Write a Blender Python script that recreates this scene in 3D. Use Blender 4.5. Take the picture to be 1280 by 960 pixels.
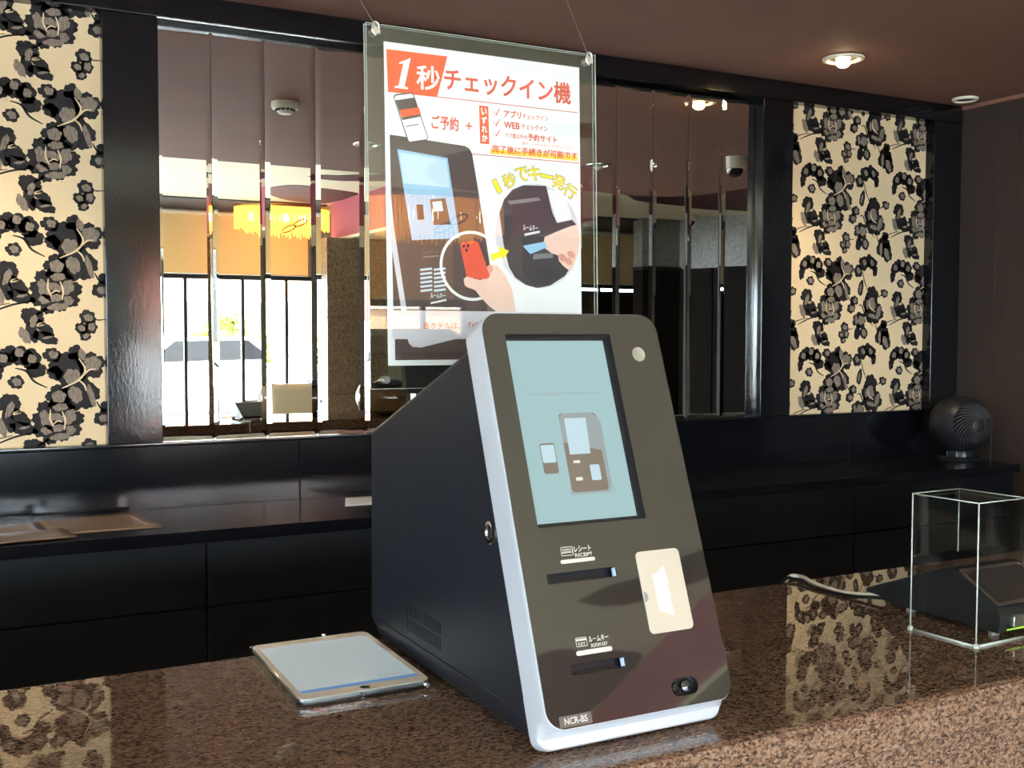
import bpy, bmesh, math, random
from mathutils import Vector, Matrix
from math import pi, sin, cos, radians
random.seed(7)
scene = bpy.context.scene
for o in list(bpy.data.objects): bpy.data.objects.remove(o)
C = scene.collection

# ---------------------------------------------------------------- camera
cd = bpy.data.cameras.new('camera'); cam = bpy.data.objects.new('camera', cd); C.objects.link(cam)
cd.sensor_fit = 'HORIZONTAL'; cd.sensor_width = 36.0; cd.lens = 38.25; cd.clip_start = 0.02; cd.clip_end = 300
yaw, pitch, roll = 0.48652, 0.04571, 0.00178
fw = Vector((sin(yaw)*cos(pitch), cos(yaw)*cos(pitch), -sin(pitch)))
rt = Vector((cos(yaw), -sin(yaw), 0)); up = rt.cross(fw)
r2 = cos(roll)*rt + sin(roll)*up; u2 = -sin(roll)*rt + cos(roll)*up
m = Matrix((r2, u2, -fw)).transposed().to_4x4(); m.translation = Vector((0, 0, 1.47))
cam.matrix_world = m
scene.camera = cam
# ---------------------------------------------------------------- world, sun, exposure
w = bpy.data.worlds.new('sky'); scene.world = w; w.use_nodes = True
bg = w.node_tree.nodes['Background']; bg.inputs[0].default_value = (0.74, 0.87, 1.0, 1); bg.inputs[1].default_value = 22.0
sd = bpy.data.lights.new('sun', 'SUN'); sd.energy = 50.0; sd.angle = radians(1.0); sd.color = (1, 0.95, 0.86)
sun = bpy.data.objects.new('sun', sd); C.objects.link(sun)
sun.rotation_euler = Vector((0.45, -0.5, -0.75)).to_track_quat('-Z', 'Y').to_euler()
def portal(x, y, z, sx, sz, d=(0, 1, 0)):
    l = bpy.data.lights.new('window_portal', 'AREA'); l.shape = 'RECTANGLE'; l.size = sx; l.size_y = sz
    l.cycles.is_portal = True
    o = bpy.data.objects.new('window_portal', l); C.objects.link(o); o.location = (x, y, z)
    o.rotation_euler = Vector(d).to_track_quat('-Z', 'Z').to_euler()
portal(0.2, -5.58, 1.11, 8.0, 2.1)
portal(-4.4, -1.8, 1.31, 5.0, 1.75, (1, 0, 0))
vs = scene.view_settings
vs.view_transform = 'Standard'; vs.look = 'None'; vs.gamma = 1.0; vs.use_curve_mapping = False; vs.exposure = 0.35
scene.cycles.transparent_max_bounces = 48; scene.cycles.max_bounces = 16; scene.cycles.glossy_bounces = 8

# ---------------------------------------------------------------- materials
def mat(name, col=(.5, .5, .5), rough=.5, metal=0., spec=.5, coat=0., ior=1.45, emit=None, es=0., coat_r=.03, alpha=1.):
    M = bpy.data.materials.new(name); M.use_nodes = True
    b = M.node_tree.nodes['Principled BSDF']
    b.inputs['Base Color'].default_value = (*col, 1); b.inputs['Roughness'].default_value = rough
    b.inputs['Metallic'].default_value = metal; b.inputs['IOR'].default_value = ior
    b.inputs['Specular IOR Level'].default_value = spec
    b.inputs['Coat Weight'].default_value = coat; b.inputs['Coat Roughness'].default_value = coat_r
    if emit: b.inputs['Emission Color'].default_value = (*emit, 1); b.inputs['Emission Strength'].default_value = es
    return M
def srgb(r, g, b):
    f = lambda c: c/12.92 if c <= .04045 else ((c+.055)/1.055)**2.4
    return (f(r/255), f(g/255), f(b/255))
def noise_col(M, ramp, scale=(1, 1, 1), nscale=5., detail=4., rough=.6, bump=0., coords='Object', dist=.0, bdist=.002):
    nt = M.node_tree; b = nt.nodes['Principled BSDF']
    tc = nt.nodes.new('ShaderNodeTexCoord'); mp = nt.nodes.new('ShaderNodeMapping'); mp.inputs['Scale'].default_value = scale
    n = nt.nodes.new('ShaderNodeTexNoise'); n.inputs['Scale'].default_value = nscale; n.inputs['Detail'].default_value = detail
    n.inputs['Roughness'].default_value = rough; n.inputs['Distortion'].default_value = dist
    nt.links.new(tc.outputs[coords], mp.inputs[0]); nt.links.new(mp.outputs[0], n.inputs['Vector'])
    if ramp:
        r = nt.nodes.new('ShaderNodeValToRGB'); e = r.color_ramp.elements
        while len(e) < len(ramp): e.new(.5)
        for k, (p, c) in enumerate(ramp): e[k].position = p; e[k].color = (*c, 1)
        nt.links.new(n.outputs['Fac'], r.inputs[0]); nt.links.new(r.outputs[0], b.inputs['Base Color'])
    if bump:
        bp = nt.nodes.new('ShaderNodeBump'); bp.inputs['Strength'].default_value = bump; bp.inputs['Distance'].default_value = bdist
        nt.links.new(n.outputs['Fac'], bp.inputs['Height']); nt.links.new(bp.outputs[0], b.inputs['Normal'])
    return M
def clear(name, tint=(1, 1, 1), refl=.06, rough=.0):
    M = bpy.data.materials.new(name); M.use_nodes = True; nt = M.node_tree; nt.nodes.clear()
    out = nt.nodes.new('ShaderNodeOutputMaterial'); mx = nt.nodes.new('ShaderNodeMixShader')
    t = nt.nodes.new('ShaderNodeBsdfTransparent'); t.inputs[0].default_value = (*tint, 1)
    g = nt.nodes.new('ShaderNodeBsdfGlossy'); g.inputs['Roughness'].default_value = rough
    lw = nt.nodes.new('ShaderNodeLayerWeight'); lw.inputs[0].default_value = .5
    pw_ = nt.nodes.new('ShaderNodeMath'); pw_.operation = 'POWER'; pw_.inputs[1].default_value = 5
    ma_ = nt.nodes.new('ShaderNodeMath'); ma_.operation = 'MULTIPLY_ADD'; ma_.inputs[1].default_value = 1-refl; ma_.inputs[2].default_value = refl; ma_.use_clamp = True
    nt.links.new(lw.outputs['Facing'], pw_.inputs[0]); nt.links.new(pw_.outputs[0], ma_.inputs[0])
    nt.links.new(ma_.outputs[0], mx.inputs[0]); nt.links.new(t.outputs[0], mx.inputs[1]); nt.links.new(g.outputs[0], mx.inputs[2])
    nt.links.new(mx.outputs[0], out.inputs[0]); return M
M = {}
M['black_lacquer'] = noise_col(mat('black_lacquer', (.004, .0045, .006), .12, ior=1.6), None, (3, 3, 1), 40, 3, bump=.25, bdist=.001)
M['black_panel'] = noise_col(mat('black_panel', (.004, .0045, .006), .13, ior=1.6), None, (1, 1, 1), 5, 2, bump=.1, bdist=.004)
M['drawer'] = noise_col(mat('drawer_black', (.005, .006, .008), .36), None, (1, 1, 1), 3, 2, bump=.05)
M['shelf_black'] = mat('shelf_black', (.006, .006, .008), .14)
M['mirror'] = mat('mirror_silver', (.9, .9, .86), .0, 1.0)
M['paper_cream'] = noise_col(mat('wallpaper_cream', rough=.8), [(.3, srgb(214, 190, 150)), (.7, srgb(226, 204, 165))], (30, 1, 300), 6, 3)
M['print_black'] = noise_col(mat('print_black', rough=.7), [(.3, (.004, .003, .0035)), (.75, (.017, .014, .014))], (8, 1, 3), 20, 3)
M['print_grey'] = noise_col(mat('print_grey', rough=.75), [(.3, srgb(95, 85, 78)), (.7, srgb(150, 136, 118))], (10, 1, 2), 30, 3)
M['ceil_brown'] = noise_col(mat('ceiling_brown', rough=.8), [(.3, srgb(132, 92, 78)), (.7, srgb(138, 97, 82))], (1, 1, 1), 2, 2)
M['ceil_cream'] = mat('ceiling_cream', srgb(238, 228, 196), .7)
M['ceil_red'] = mat('ceiling_dark_red', srgb(84, 34, 34), .7)
M['pink'] = mat('fascia_rose', srgb(176, 92, 104), .7)
M['tan'] = mat('blind_tan', srgb(234, 202, 144), .9)
M['grey_dark'] = mat('ceiling_dark_grey', srgb(92, 86, 84), .8)
M['wood_wall'] = noise_col(mat('wall_dark_wood', rough=.6), [(.25, srgb(40, 32, 28)), (.5, srgb(62, 50, 43)), (.75, srgb(50, 40, 34))], (60, 60, .6), 4, 5, .7)
M['wood_dark'] = noise_col(mat('wainscot_dark_wood', rough=.75, spec=.2), [(.25, srgb(20, 16, 15)), (.75, srgb(38, 31, 28))], (40, 40, .5), 4, 4)
def granite(name, cols, sc, stretch=(1, 1, 1), rough=.06):
    Mt = mat(name, rough=rough, ior=1.65); nt = Mt.node_tree; b = nt.nodes['Principled BSDF']
    tc = nt.nodes.new('ShaderNodeTexCoord'); mp = nt.nodes.new('ShaderNodeMapping'); mp.inputs['Scale'].default_value = stretch
    mp.inputs['Rotation'].default_value = (0, 0, .25)
    nt.links.new(tc.outputs['Object'], mp.inputs[0])
    n = nt.nodes.new('ShaderNodeTexNoise'); n.inputs['Scale'].default_value = sc; n.inputs['Detail'].default_value = 6; n.inputs['Roughness'].default_value = .72; n.inputs['Distortion'].default_value = .6
    v = nt.nodes.new('ShaderNodeTexVoronoi'); v.inputs['Scale'].default_value = sc*1.1
    nt.links.new(mp.outputs[0], n.inputs['Vector']); nt.links.new(mp.outputs[0], v.inputs['Vector'])
    sep = nt.nodes.new('ShaderNodeSeparateColor'); nt.links.new(v.outputs['Color'], sep.inputs[0])
    mm = nt.nodes.new('ShaderNodeMath'); mm.operation = 'MULTIPLY_ADD'; mm.inputs[1].default_value = .34
    nt.links.new(sep.outputs[0], mm.inputs[0]); nt.links.new(n.outputs['Fac'], mm.inputs[2])
    r = nt.nodes.new('ShaderNodeValToRGB'); e = r.color_ramp.elements
    while len(e) < len(cols): e.new(.5)
    for k, (p, c) in enumerate(cols): e[k].position = p; e[k].color = (*c, 1)
    nt.links.new(mm.outputs[0], r.inputs[0]); nt.links.new(r.outputs[0], b.inputs['Base Color'])
    return Mt
M['granite'] = granite('counter_granite', [(.38, srgb(34, 27, 24)), (.52, srgb(73, 54, 44)), (.64, srgb(108, 80, 62)), (.78, srgb(134, 104, 82)), (.92, srgb(136, 120, 108))], 200, (1, 1.9, 1.4), .012)
M['granite_col'] = granite('column_granite', [(.42, srgb(92, 78, 62)), (.6, srgb(118, 100, 78)), (.8, srgb(146, 126, 98))], 60, rough=.2)
M['granite_grey'] = granite('wall_granite_grey', [(.42, srgb(120, 119, 112)), (.6, srgb(134, 133, 124)), (.8, srgb(150, 148, 138))], 45, rough=.25)
M['navy'] = noise_col(mat('kiosk_navy_metal', (.007, .009, .0135), .42), None, (1, 1, 1), 500, 2, bump=.06, bdist=.0003)
M['navy_dark'] = mat('kiosk_seam', (.003, .003, .004), .6)
M['silver'] = mat('kiosk_silver', srgb(196, 200, 206), .32, .35)
M['glass_black'] = mat('kiosk_black_glass', (.026, .022, .018), .03, ior=1.8)
M['screen'] = mat('kiosk_display', (.02, .02, .02), .5, spec=.2, emit=srgb(164, 198, 200), es=.75)
M['bezel'] = mat('display_bezel', (.012, .012, .014), .3)
M['slot'] = mat('slot_navy', (.004, .006, .012), .25)
M['slot_lit'] = mat('slot_lit_grey', srgb(150, 165, 190), .3)
M['white_print'] = mat('white_print', srgb(186, 182, 172), .5)
M['sensor'] = mat('sensor_lens_cream', srgb(150, 142, 128), .35)
M['card'] = mat('card_reader_cream', srgb(182, 170, 152), .3)
M['white'] = mat('white_gloss', (.85, .85, .84), .3)
M['tag'] = mat('tag_grey', srgb(88, 80, 74), .4)
M['chrome'] = mat('chrome', (.75, .75, .76), .12, 1)
M['steel'] = mat('brushed_steel', (.62, .6, .56), .3, 1)
M['paper'] = mat('paper_white', srgb(238, 236, 238), .6)
M['orange'] = mat('print_orange', srgb(232, 92, 44), .6)
M['redtext'] = mat('print_red_orange', srgb(222, 84, 62), .6)
M['pinkline'] = mat('print_rose_line', srgb(214, 106, 116), .6)
M['yellow'] = mat('print_yellow', srgb(248, 222, 40), .6)
M['yellow_deep'] = mat('print_amber', srgb(250, 205, 70), .6)
M['pr_brown'] = mat('print_dark_brown', srgb(84, 68, 66), .55)
M['pr_plum'] = mat('print_charcoal', srgb(58, 52, 60), .55)
M['pr_blue'] = mat('print_sky_blue', srgb(150, 192, 224), .55)
M['pr_lblue'] = mat('print_pale_blue', srgb(196, 216, 232), .55)
M['pr_skin'] = mat('print_skin', srgb(236, 196, 182), .55)
M['pr_skin2'] = mat('print_skin_shadow', srgb(218, 150, 136), .55)
M['pr_phone'] = mat('print_coral', srgb(226, 84, 62), .55)
M['pr_lav'] = mat('print_lavender_grey', srgb(214, 208, 218), .55)
M['pr_grey'] = mat('print_mid_grey', srgb(132, 126, 130), .55)
M['acrylic'] = clear('clear_acrylic', (.95, .965, .95), .045)
M['acrylic_edge'] = mat('acrylic_edge', srgb(176, 180, 170), .15, spec=.8)
M['pane'] = clear('window_glass', (.98, .99, .99), .04)
M['mullion'] = mat('mullion_dark', (.02, .018, .017), .5)
M['dev'] = mat('terminal_black', (.013, .014, .017), .38)
M['devscreen'] = mat('terminal_screen', (.03, .026, .024), .08, ior=1.7)
M['green'] = mat('green_line', srgb(170, 226, 70), .4, emit=srgb(170, 226, 70), es=.3)
M['cable_white'] = mat('cable_white', srgb(224, 218, 204), .45)
M['cable_black'] = mat('cable_black', (.01, .01, .01), .45)
M['ipad_white'] = mat('tablet_white', srgb(246, 234, 212), .12, ior=1.6)
M['ipad_screen'] = mat('tablet_screen', (.35, .4, .42), .04, ior=1.8, emit=srgb(188, 206, 208), es=.38)
M['ipad_blue'] = mat('tablet_blue_bar', (.1, .2, .4), .06, emit=srgb(110, 152, 208), es=.35)
M['ipad_case'] = clear('tablet_clear_case', (.8, .84, .86), .14)
M['alu'] = mat('aluminium', (.62, .65, .69), .28, 1)
M['laminate'] = noise_col(mat('laminated_brown_sheet', rough=.1), [(.3, srgb(118, 100, 84)), (.7, srgb(132, 113, 95))], (1, 1, 1), 4, 2, bump=.5, bdist=.006)
M['fan'] = mat('fan_black', (.014, .014, .016), .4)
M['fan_blade'] = mat('fan_grille_grey', (.05, .05, .053), .3)
M['fan_base'] = mat('fan_base_gloss', (.02, .022, .028), .18)
M['lamp_white'] = mat('fixture_white', srgb(226, 220, 200), .4)
M['bulb'] = mat('bulb_warm', (1, .8, .5), .4, emit=(1, .72, .36), es=60)
M['reflector'] = mat('reflector_silver', (.8, .78, .72), .25, 1)
M['dome'] = mat('camera_dome', (.01, .01, .012), .04, ior=1.7)
M['crystal'] = mat('crystal_amber', (1, .55, .1), .15, emit=(1, .52, .09), es=1.5)
M['chand_glow'] = mat('chandelier_glow', (1, .8, .5), .4, emit=(1, .8, .45), es=30)
M['gold'] = mat('gold_metal', (.8, .55, .2), .2, 1)
M['cream_fabric'] = mat('cream_fabric', srgb(214, 196, 164), .9)
M['shade'] = mat('lamp_shade_amber', srgb(236, 190, 110), .8, emit=(1, .6, .2), es=.5)
M['floor'] = noise_col(mat('floor_stone', rough=.07, ior=1.7), [(.3, srgb(150, 140, 126)), (.7, srgb(172, 162, 148))], (1, 1, 1), 3, 4)
M['asphalt'] = noise_col(mat('asphalt', rough=.9), [(.3, (.3, .3, .3)), (.7, (.38, .38, .37))], (1, 1, 1), 1, 4)
M['brick'] = noise_col(mat('far_building_brown', rough=.9), [(.3, srgb(170, 130, 100)), (.7, srgb(190, 150, 120))], (1, 1, 1), 3, 3)
M['leaf'] = mat('shrub_green', srgb(130, 150, 60), .8)
M['car_white'] = mat('car_white', (.8, .8, .8), .2, coat=.5)
M['car_silver'] = mat('car_silver', (.5, .52, .55), .25, .5)
M['car_red'] = mat('car_red', (.45, .04, .04), .25, coat=.5)
M['rubber'] = mat('rubber', (.02, .02, .02), .8)
M['red_sign'] = mat('red_sign', (.7, .06, .05), .5)
M['purple'] = mat('purple_glass', (.07, .06, .2), .06, ior=1.7)
M['brass_glass'] = mat('brown_glass', (.22, .13, .06), .06, ior=1.7)

# ---------------------------------------------------------------- helpers
def setp(o, parent):
    if parent is not None:
        o.parent = parent; o.matrix_parent_inverse = parent_world(parent).inverted()
def parent_world(p):
    mw = p.matrix_basis.copy()
    if p.parent: mw = parent_world(p.parent) @ p.matrix_parent_inverse @ mw
    return mw
def link(name, me, material, parent=None, smooth=False):
    o = bpy.data.objects.new(name, me); C.objects.link(o)
    if material is not None: me.materials.clear(); me.materials.append(M[material] if isinstance(material, str) else material)
    if smooth:
        for p in me.polygons: p.use_smooth = True
    setp(o, parent); return o
def mesh(name, verts, faces, material, parent=None, smooth=False, recalc=True):
    me = bpy.data.meshes.new(name); me.from_pydata([tuple(v) for v in verts], [], faces)
    if recalc:
        bm = bmesh.new(); bm.from_mesh(me); bmesh.ops.recalc_face_normals(bm, faces=bm.faces); bm.to_mesh(me); bm.free()
    return link(name, me, material, parent, smooth)
def bev(o, wd, seg=2):
    b = o.modifiers.new('bevel', 'BEVEL'); b.width = wd; b.segments = seg; b.limit_method = 'ANGLE'; b.angle_limit = radians(40)
    for p in o.data.polygons: p.use_smooth = True
    wn = o.modifiers.new('wn', 'WEIGHTED_NORMAL'); wn.keep_sharp = True
    return o
BF = [(0, 1, 2, 3), (4, 7, 6, 5), (0, 4, 5, 1), (1, 5, 6, 2), (2, 6, 7, 3), (3, 7, 4, 0)]
def box(name, lo, hi, material, parent=None, bevel=0, seg=2):
    x0, y0, z0 = lo; x1, y1, z1 = hi
    v = [(x0, y0, z0), (x1, y0, z0), (x1, y1, z0), (x0, y1, z0), (x0, y0, z1), (x1, y0, z1), (x1, y1, z1), (x0, y1, z1)]
    o = mesh(name, v, BF, material, parent)
    if bevel: bev(o, bevel, seg)
    return o
def hexa(name, v, material, parent=None, bevel=0):
    o = mesh(name, v, BF, material, parent)
    if bevel: bev(o, bevel)
    return o
def prism(name, pts, d, material, parent=None, bevel=0, smooth=False):
    """pts: 3d polygon, d: extrusion vector"""
    n = len(pts); d = Vector(d); v = [Vector(p) for p in pts]; v += [p + d for p in v]
    f = [tuple(range(n)), tuple(range(2*n-1, n-1, -1))] + [(i, (i+1) % n, n+(i+1) % n, n+i) for i in range(n)]
    o = mesh(name, v, f, material, parent, smooth)
    if bevel: bev(o, bevel)
    return o
def tube(name, pts, r, material, parent=None, seg=8):
    pts = [Vector(p) for p in pts]; v = []; f = []
    rr = r if isinstance(r, (list, tuple)) else [r]*len(pts)
    for i, p in enumerate(pts):
        t = (pts[min(i+1, len(pts)-1)] - pts[max(i-1, 0)]).normalized()
        a = t.cross(Vector((0, 0, 1)) if abs(t.z) < .95 else Vector((1, 0, 0))).normalized(); b = t.cross(a)
        for k in range(seg): v.append(p + rr[i]*(a*cos(2*pi*k/seg) + b*sin(2*pi*k/seg)))
    for i in range(len(pts)-1):
        for k in range(seg): f.append((i*seg+k, i*seg+(k+1) % seg, (i+1)*seg+(k+1) % seg, (i+1)*seg+k))
    f.append(tuple(range(seg))); f.append(tuple((len(pts)-1)*seg + k for k in range(seg)))
    return mesh(name, v, f, material, parent, True)
def spline(pts, n=6):
    pts = [Vector(p) for p in pts]; out = []
    P = [2*pts[0]-pts[1]] + pts + [2*pts[-1]-pts[-2]]
    for i in range(1, len(P)-2):
        for k in range(n):
            t = k/n; a, b, c, d = P[i-1], P[i], P[i+1], P[i+2]
            out.append(.5*((2*b)+(c-a)*t+(2*a-5*b+4*c-d)*t*t+(3*b-a-3*c+d)*t**3))
    out.append(pts[-1]); return out
def lathe(name, prof, loc, material, parent=None, seg=32, axis=(0, 0, 1), sx=1.0):
    """prof: list of (r, h) along axis"""
    q = Vector((0, 0, 1)).rotation_difference(Vector(axis)); v = []; f = []; loc = Vector(loc)
    for r, h in prof:
        for k in range(seg): v.append(loc + q @ Vector((r*sx*cos(2*pi*k/seg), r*sin(2*pi*k/seg), h)))
    for i in range(len(prof)-1):
        for k in range(seg): f.append((i*seg+k, i*seg+(k+1) % seg, (i+1)*seg+(k+1) % seg, (i+1)*seg+k))
    if prof[0][0] > 1e-4: f.append(tuple(range(seg)))
    if prof[-1][0] > 1e-4: f.append(tuple((len(prof)-1)*seg + k for k in range(seg)))
    o = mesh(name, v, f, material, parent, True); 
    bm = bmesh.new(); bm.from_mesh(o.data); bmesh.ops.remove_doubles(bm, verts=bm.verts, dist=1e-5)
    for e in bm.edges:
        if len(e.link_faces) == 2 and e.calc_face_angle(0) > radians(35): e.smooth = False
    bm.to_mesh(o.data); bm.free(); return o
def thing(name, loc, label, cat, group=None):
    o = bpy.data.objects.new(name, None); C.objects.link(o); o.location = loc; o.empty_display_size = .1
    return tag(o, label, cat, group)
def tag(o, label, cat, group=None):
    o['label'] = label; o['category'] = cat
    if group: o['group'] = group
    return o
def struct(o, label=None):
    o['kind'] = 'structure'
    if label: o['label'] = label
    return o
def copy_tree(o, off=(0, 0, 0), parent=None):
    c = o.copy(); C.objects.link(c)
    if parent is None: c.location = Vector(o.location) + Vector(off)
    else: c.parent = parent
    for ch in list(o.children): copy_tree(ch, off, c)
    return c
def rrect(x0, y0, x1, y1, r, n=6):
    r4 = r if isinstance(r, (list, tuple)) else [r]*4; out = []
    for (cx, cy, a, rr) in ((x1-r4[0], y1-r4[0], 0, r4[0]), (x0+r4[1], y1-r4[1], pi/2, r4[1]), (x0+r4[2], y0+r4[2], pi, r4[2]), (x1-r4[3], y0+r4[3], 1.5*pi, r4[3])):
        for k in range(n+1): out.append((cx+rr*cos(a+k*pi/2/n), cy+rr*sin(a+k*pi/2/n)))
    return out
class Plane:
    """a flat surface: mm coordinates (u, v) on it, n = height above it"""
    def __init__(s, O, U, V): s.su = s.sv = 1.; s.O = Vector(O); s.U = Vector(U).normalized(); s.V = Vector(V).normalized(); s.N = s.U.cross(s.V)
    def __call__(s, u, v, n=0.): return s.O + (s.U*u*s.su + s.V*v*s.sv + s.N*n)*.001
def plate(name, pl, outer, holes, n0, n1, material, parent=None):
    """flat plate between heights n0..n1 (mm) with holes"""
    bm = bmesh.new(); es = []
    for lp in [outer]+list(holes):
        vs_ = [bm.verts.new((x, y, 0)) for x, y in lp]
        es += [bm.edges.new((vs_[i], vs_[(i+1) % len(vs_)])) for i in range(len(vs_))]
    bmesh.ops.triangle_fill(bm, use_beauty=True, use_dissolve=False, edges=es)
    for f in bm.faces:
        f.normal_update()
        if f.normal.z < 0: f.normal_flip()
    if n1 > n0:
        ext = bmesh.ops.extrude_face_region(bm, geom=list(bm.faces))
        for g in ext['geom']:
            if isinstance(g, bmesh.types.BMVert): g.co.z = n1 - n0
    bmesh.ops.recalc_face_normals(bm, faces=bm.faces)
    for v in bm.verts: v.co = pl(v.co.x, v.co.y, n0 + v.co.z)
    me = bpy.data.meshes.new(name); bm.to_mesh(me); bm.free()
    return link(name, me, material, parent)
def poly(name, pl, pts, n, material, parent=None):
    me = bpy.data.meshes.new(name); me.from_pydata([tuple(pl(u, v, n)) for u, v in pts], [], [tuple(range(len(pts)))])
    return link(name, me, material, parent)
def text(name, pl, s, bx, n, material, parent=None, bold=0., shear=0., rot=0.):
    """text fitted into the box bx = (u0, v_bottom, u1, v_top); bold thickens the strokes by that many mm"""
    c = bpy.data.curves.new('t', 'FONT'); c.body = s; c.dimensions = '2D'; c.fill_mode = 'BOTH'; c.size = 1.0; c.shear = shear; c.resolution_u = 3
    o = bpy.data.objects.new('t', c); me = bpy.data.meshes.new_from_object(o)
    bpy.data.objects.remove(o); bpy.data.curves.remove(c)
    xs = [v.co.x for v in me.vertices]; ys = [v.co.y for v in me.vertices]
    x0, x1, y0, y1 = min(xs), max(xs), min(ys), max(ys); u0, v0, u1, v1 = bx
    ca, sa = cos(rot), sin(rot); cu, cv = (u0+u1)/2, (v0+v1)/2; V_, F_ = [], []
    offs = [(0, 0)] if not bold else [(bold*cos(k*pi/4), bold*sin(k*pi/4)) for k in range(8)]
    for kk, (dx, dy) in enumerate(offs):
        b0 = len(V_)
        for v in me.vertices:
            a = (v.co.x-x0)/(x1-x0)*(u1-u0)-(u1-u0)/2; b = (v.co.y-y0)/max(y1-y0, 1e-4)*(v1-v0)-(v1-v0)/2
            V_.append(tuple(pl(cu+a*ca-b*sa+dx, cv+a*sa+b*ca+dy, n+kk*.012)))
        F_ += [tuple(b0+i for i in p.vertices) for p in me.polygons]
    bpy.data.meshes.remove(me); me = bpy.data.meshes.new(name); me.from_pydata(V_, [], F_)
    return link(name, me, material, parent)
def ell(cx, cy, rx, ry, n=32, rot=0):
    return [(cx+rx*cos(2*pi*k/n)*cos(rot)-ry*sin(2*pi*k/n)*sin(rot), cy+rx*cos(2*pi*k/n)*sin(rot)+ry*sin(2*pi*k/n)*cos(rot)) for k in range(n)]
def stroke(pts, wd):
    """outline of a stroke along 2d pts with width wd (list or number)"""
    P = [Vector((x, y)) for x, y in pts]; L = []; R_ = []
    ws = wd if isinstance(wd, (list, tuple)) else [wd]*len(P)
    for i, p in enumerate(P):
        t = (P[min(i+1, len(P)-1)]-P[max(i-1, 0)]).normalized(); nn = Vector((-t.y, t.x))
        L.append(p+nn*ws[i]/2); R_.append(p-nn*ws[i]/2)
    return [tuple(q) for q in L+R_[::-1]]

# ================================================================ SETTING
DW = 3.5385      # mirror plane
FX0, FX1, FY0, FY1 = -4.5, 9.4, -5.66, 3.64
struct(box('floor', (FX0-.1, FY0-.2, -.1), (FX1+.1, FY1, 0), 'floor'))
# brown soffit over the desk with a curved edge
e2 = [(-4.5, .38)] + [(p.x, p.y) for p in spline([(1.6, .38, 0), (2.5, .35, 0), (3.4, .33, 0), (4.1, .28, 0), (4.54, .22, 0), (4.86, .24, 0), (5.06, .45, 0), (5.14, .71, 0), (5.16, 1.0, 0), (5.18, 1.6, 0)], 4)] + [(5.18, FY1), (-4.5, FY1)]
struct(prism('ceiling', [(x, y, 2.515) for x, y in e2], (0, 0, .41), 'ceil_brown'), 'brown ceiling above the reception desk')
struct(box('ceiling', (FX0-.1, FY0-.2, 2.92), (FX1+.1, FY1, 3.02), 'ceil_cream'), 'cream lobby ceiling')
LC = Plane((0, 0, 2.918), (1, 0, 0), (0, -1, 0))
def lcp(pts): return [(x*1000, -y*1000) for x, y in pts]
red1 = [(p.x, p.y) for p in spline([(3.04, -2.71, 0), (3.17, -2.57, 0), (3.35, -2.50, 0), (3.64, -2.26, 0), (4.5, -1.85, 0), (5.4, -1.25, 0), (6.4, -.25, 0), (7.2, .95, 0)], 4)] + [(9.3, .95), (9.3, -3.0)] + [(p.x, p.y) for p in spline([(8.0, -3.0, 0), (7.3, -2.94, 0), (6.67, -2.8, 0), (6.28, -2.45, 0), (5.88, -2.33, 0), (5.2, -2.3, 0), (4.5, -2.45, 0), (3.9, -2.62, 0), (3.5, -2.82, 0), (3.25, -2.81, 0)], 4)]
struct(plate('ceiling', LC, lcp(red1), [], 0, 2, 'ceil_red'), 'dark red curved ceiling inlay')
red2 = [(p.x, p.y) for p in spline([(2.95, -3.6, 0), (3.05, -3.38, 0), (3.21, -3.33, 0), (3.48, -3.42, 0), (3.85, -3.55, 0), (3.97, -3.68, 0), (3.985, -3.95, 0), (3.98, -4.4, 0), (3.85, -4.68, 0), (3.4, -4.55, 0), (3.05, -4.1, 0), (2.95, -3.6, 0)], 3)][:-1]
struct(plate('ceiling', LC, lcp(red2), [], 0, 2, 'ceil_red'), 'rounded dark red ceiling inlay near the column')
struct(box('ceiling', (FX0, FY0, 2.905), (4.0, -4.75, 2.92), 'grey_dark'), 'dark grey ceiling strip above the windows')
struct(box('ceiling', (7.2, FY0, 2.90), (FX1, -4.32, 2.92), 'grey_dark'), 'dark grey ceiling strip in the recess')
# dropped soffit on the granite column
so = struct(prism('ceiling', [(4.0, -4.62, 2.515), (4.0, -2.78, 2.515), (5.1, -2.55, 2.515), (5.7, -3.3, 2.515), (5.7, -4.62, 2.515)], (0, 0, .41), 'pink'), 'rose fascia of a dropped ceiling beside the column')
prism('trim_strip', [(3.985, -4.63, 2.49), (3.985, -2.77, 2.49), (5.1, -2.53, 2.49), (5.72, -3.29, 2.49), (5.72, -4.63, 2.49)], (0, 0, .03), 'ceil_cream', so)
# ---- back wall
wb = struct(box('wall_back', (FX0, DW+.015, 0), (5.0, FY1, 2.52), 'black_panel'))
yF = DW-.05; XR = 4.185
box('beam', (FX0, yF-.004, 2.437), (XR, DW+.015, 2.515), 'black_lacquer', wb, .003)
for nm, xa, xb in (('pillar', .4557, .6177), ('pillar', 3.0064, 3.167), ('pillar', 4.001, XR), ('pillar', -1.3, -1.13)):
    box(nm, (xa, yF, 1.13), (xb, DW+.015, 2.437), 'black_lacquer', wb, .003)
box('sill', (FX0, yF+.005, 1.118), (XR, DW+.015, 1.131), 'black_lacquer', wb, .002)
for i, (xa, xb) in enumerate(((-1.3, -.18), (-.18, 1.058), (1.0605, 2.29), (2.2925, 3.52), (3.5225, XR))):
    box('backsplash_panel', (xa, DW-.032, .922), (xb-.0005, DW+.015, 1.118), 'black_panel', wb, .001)
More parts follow.
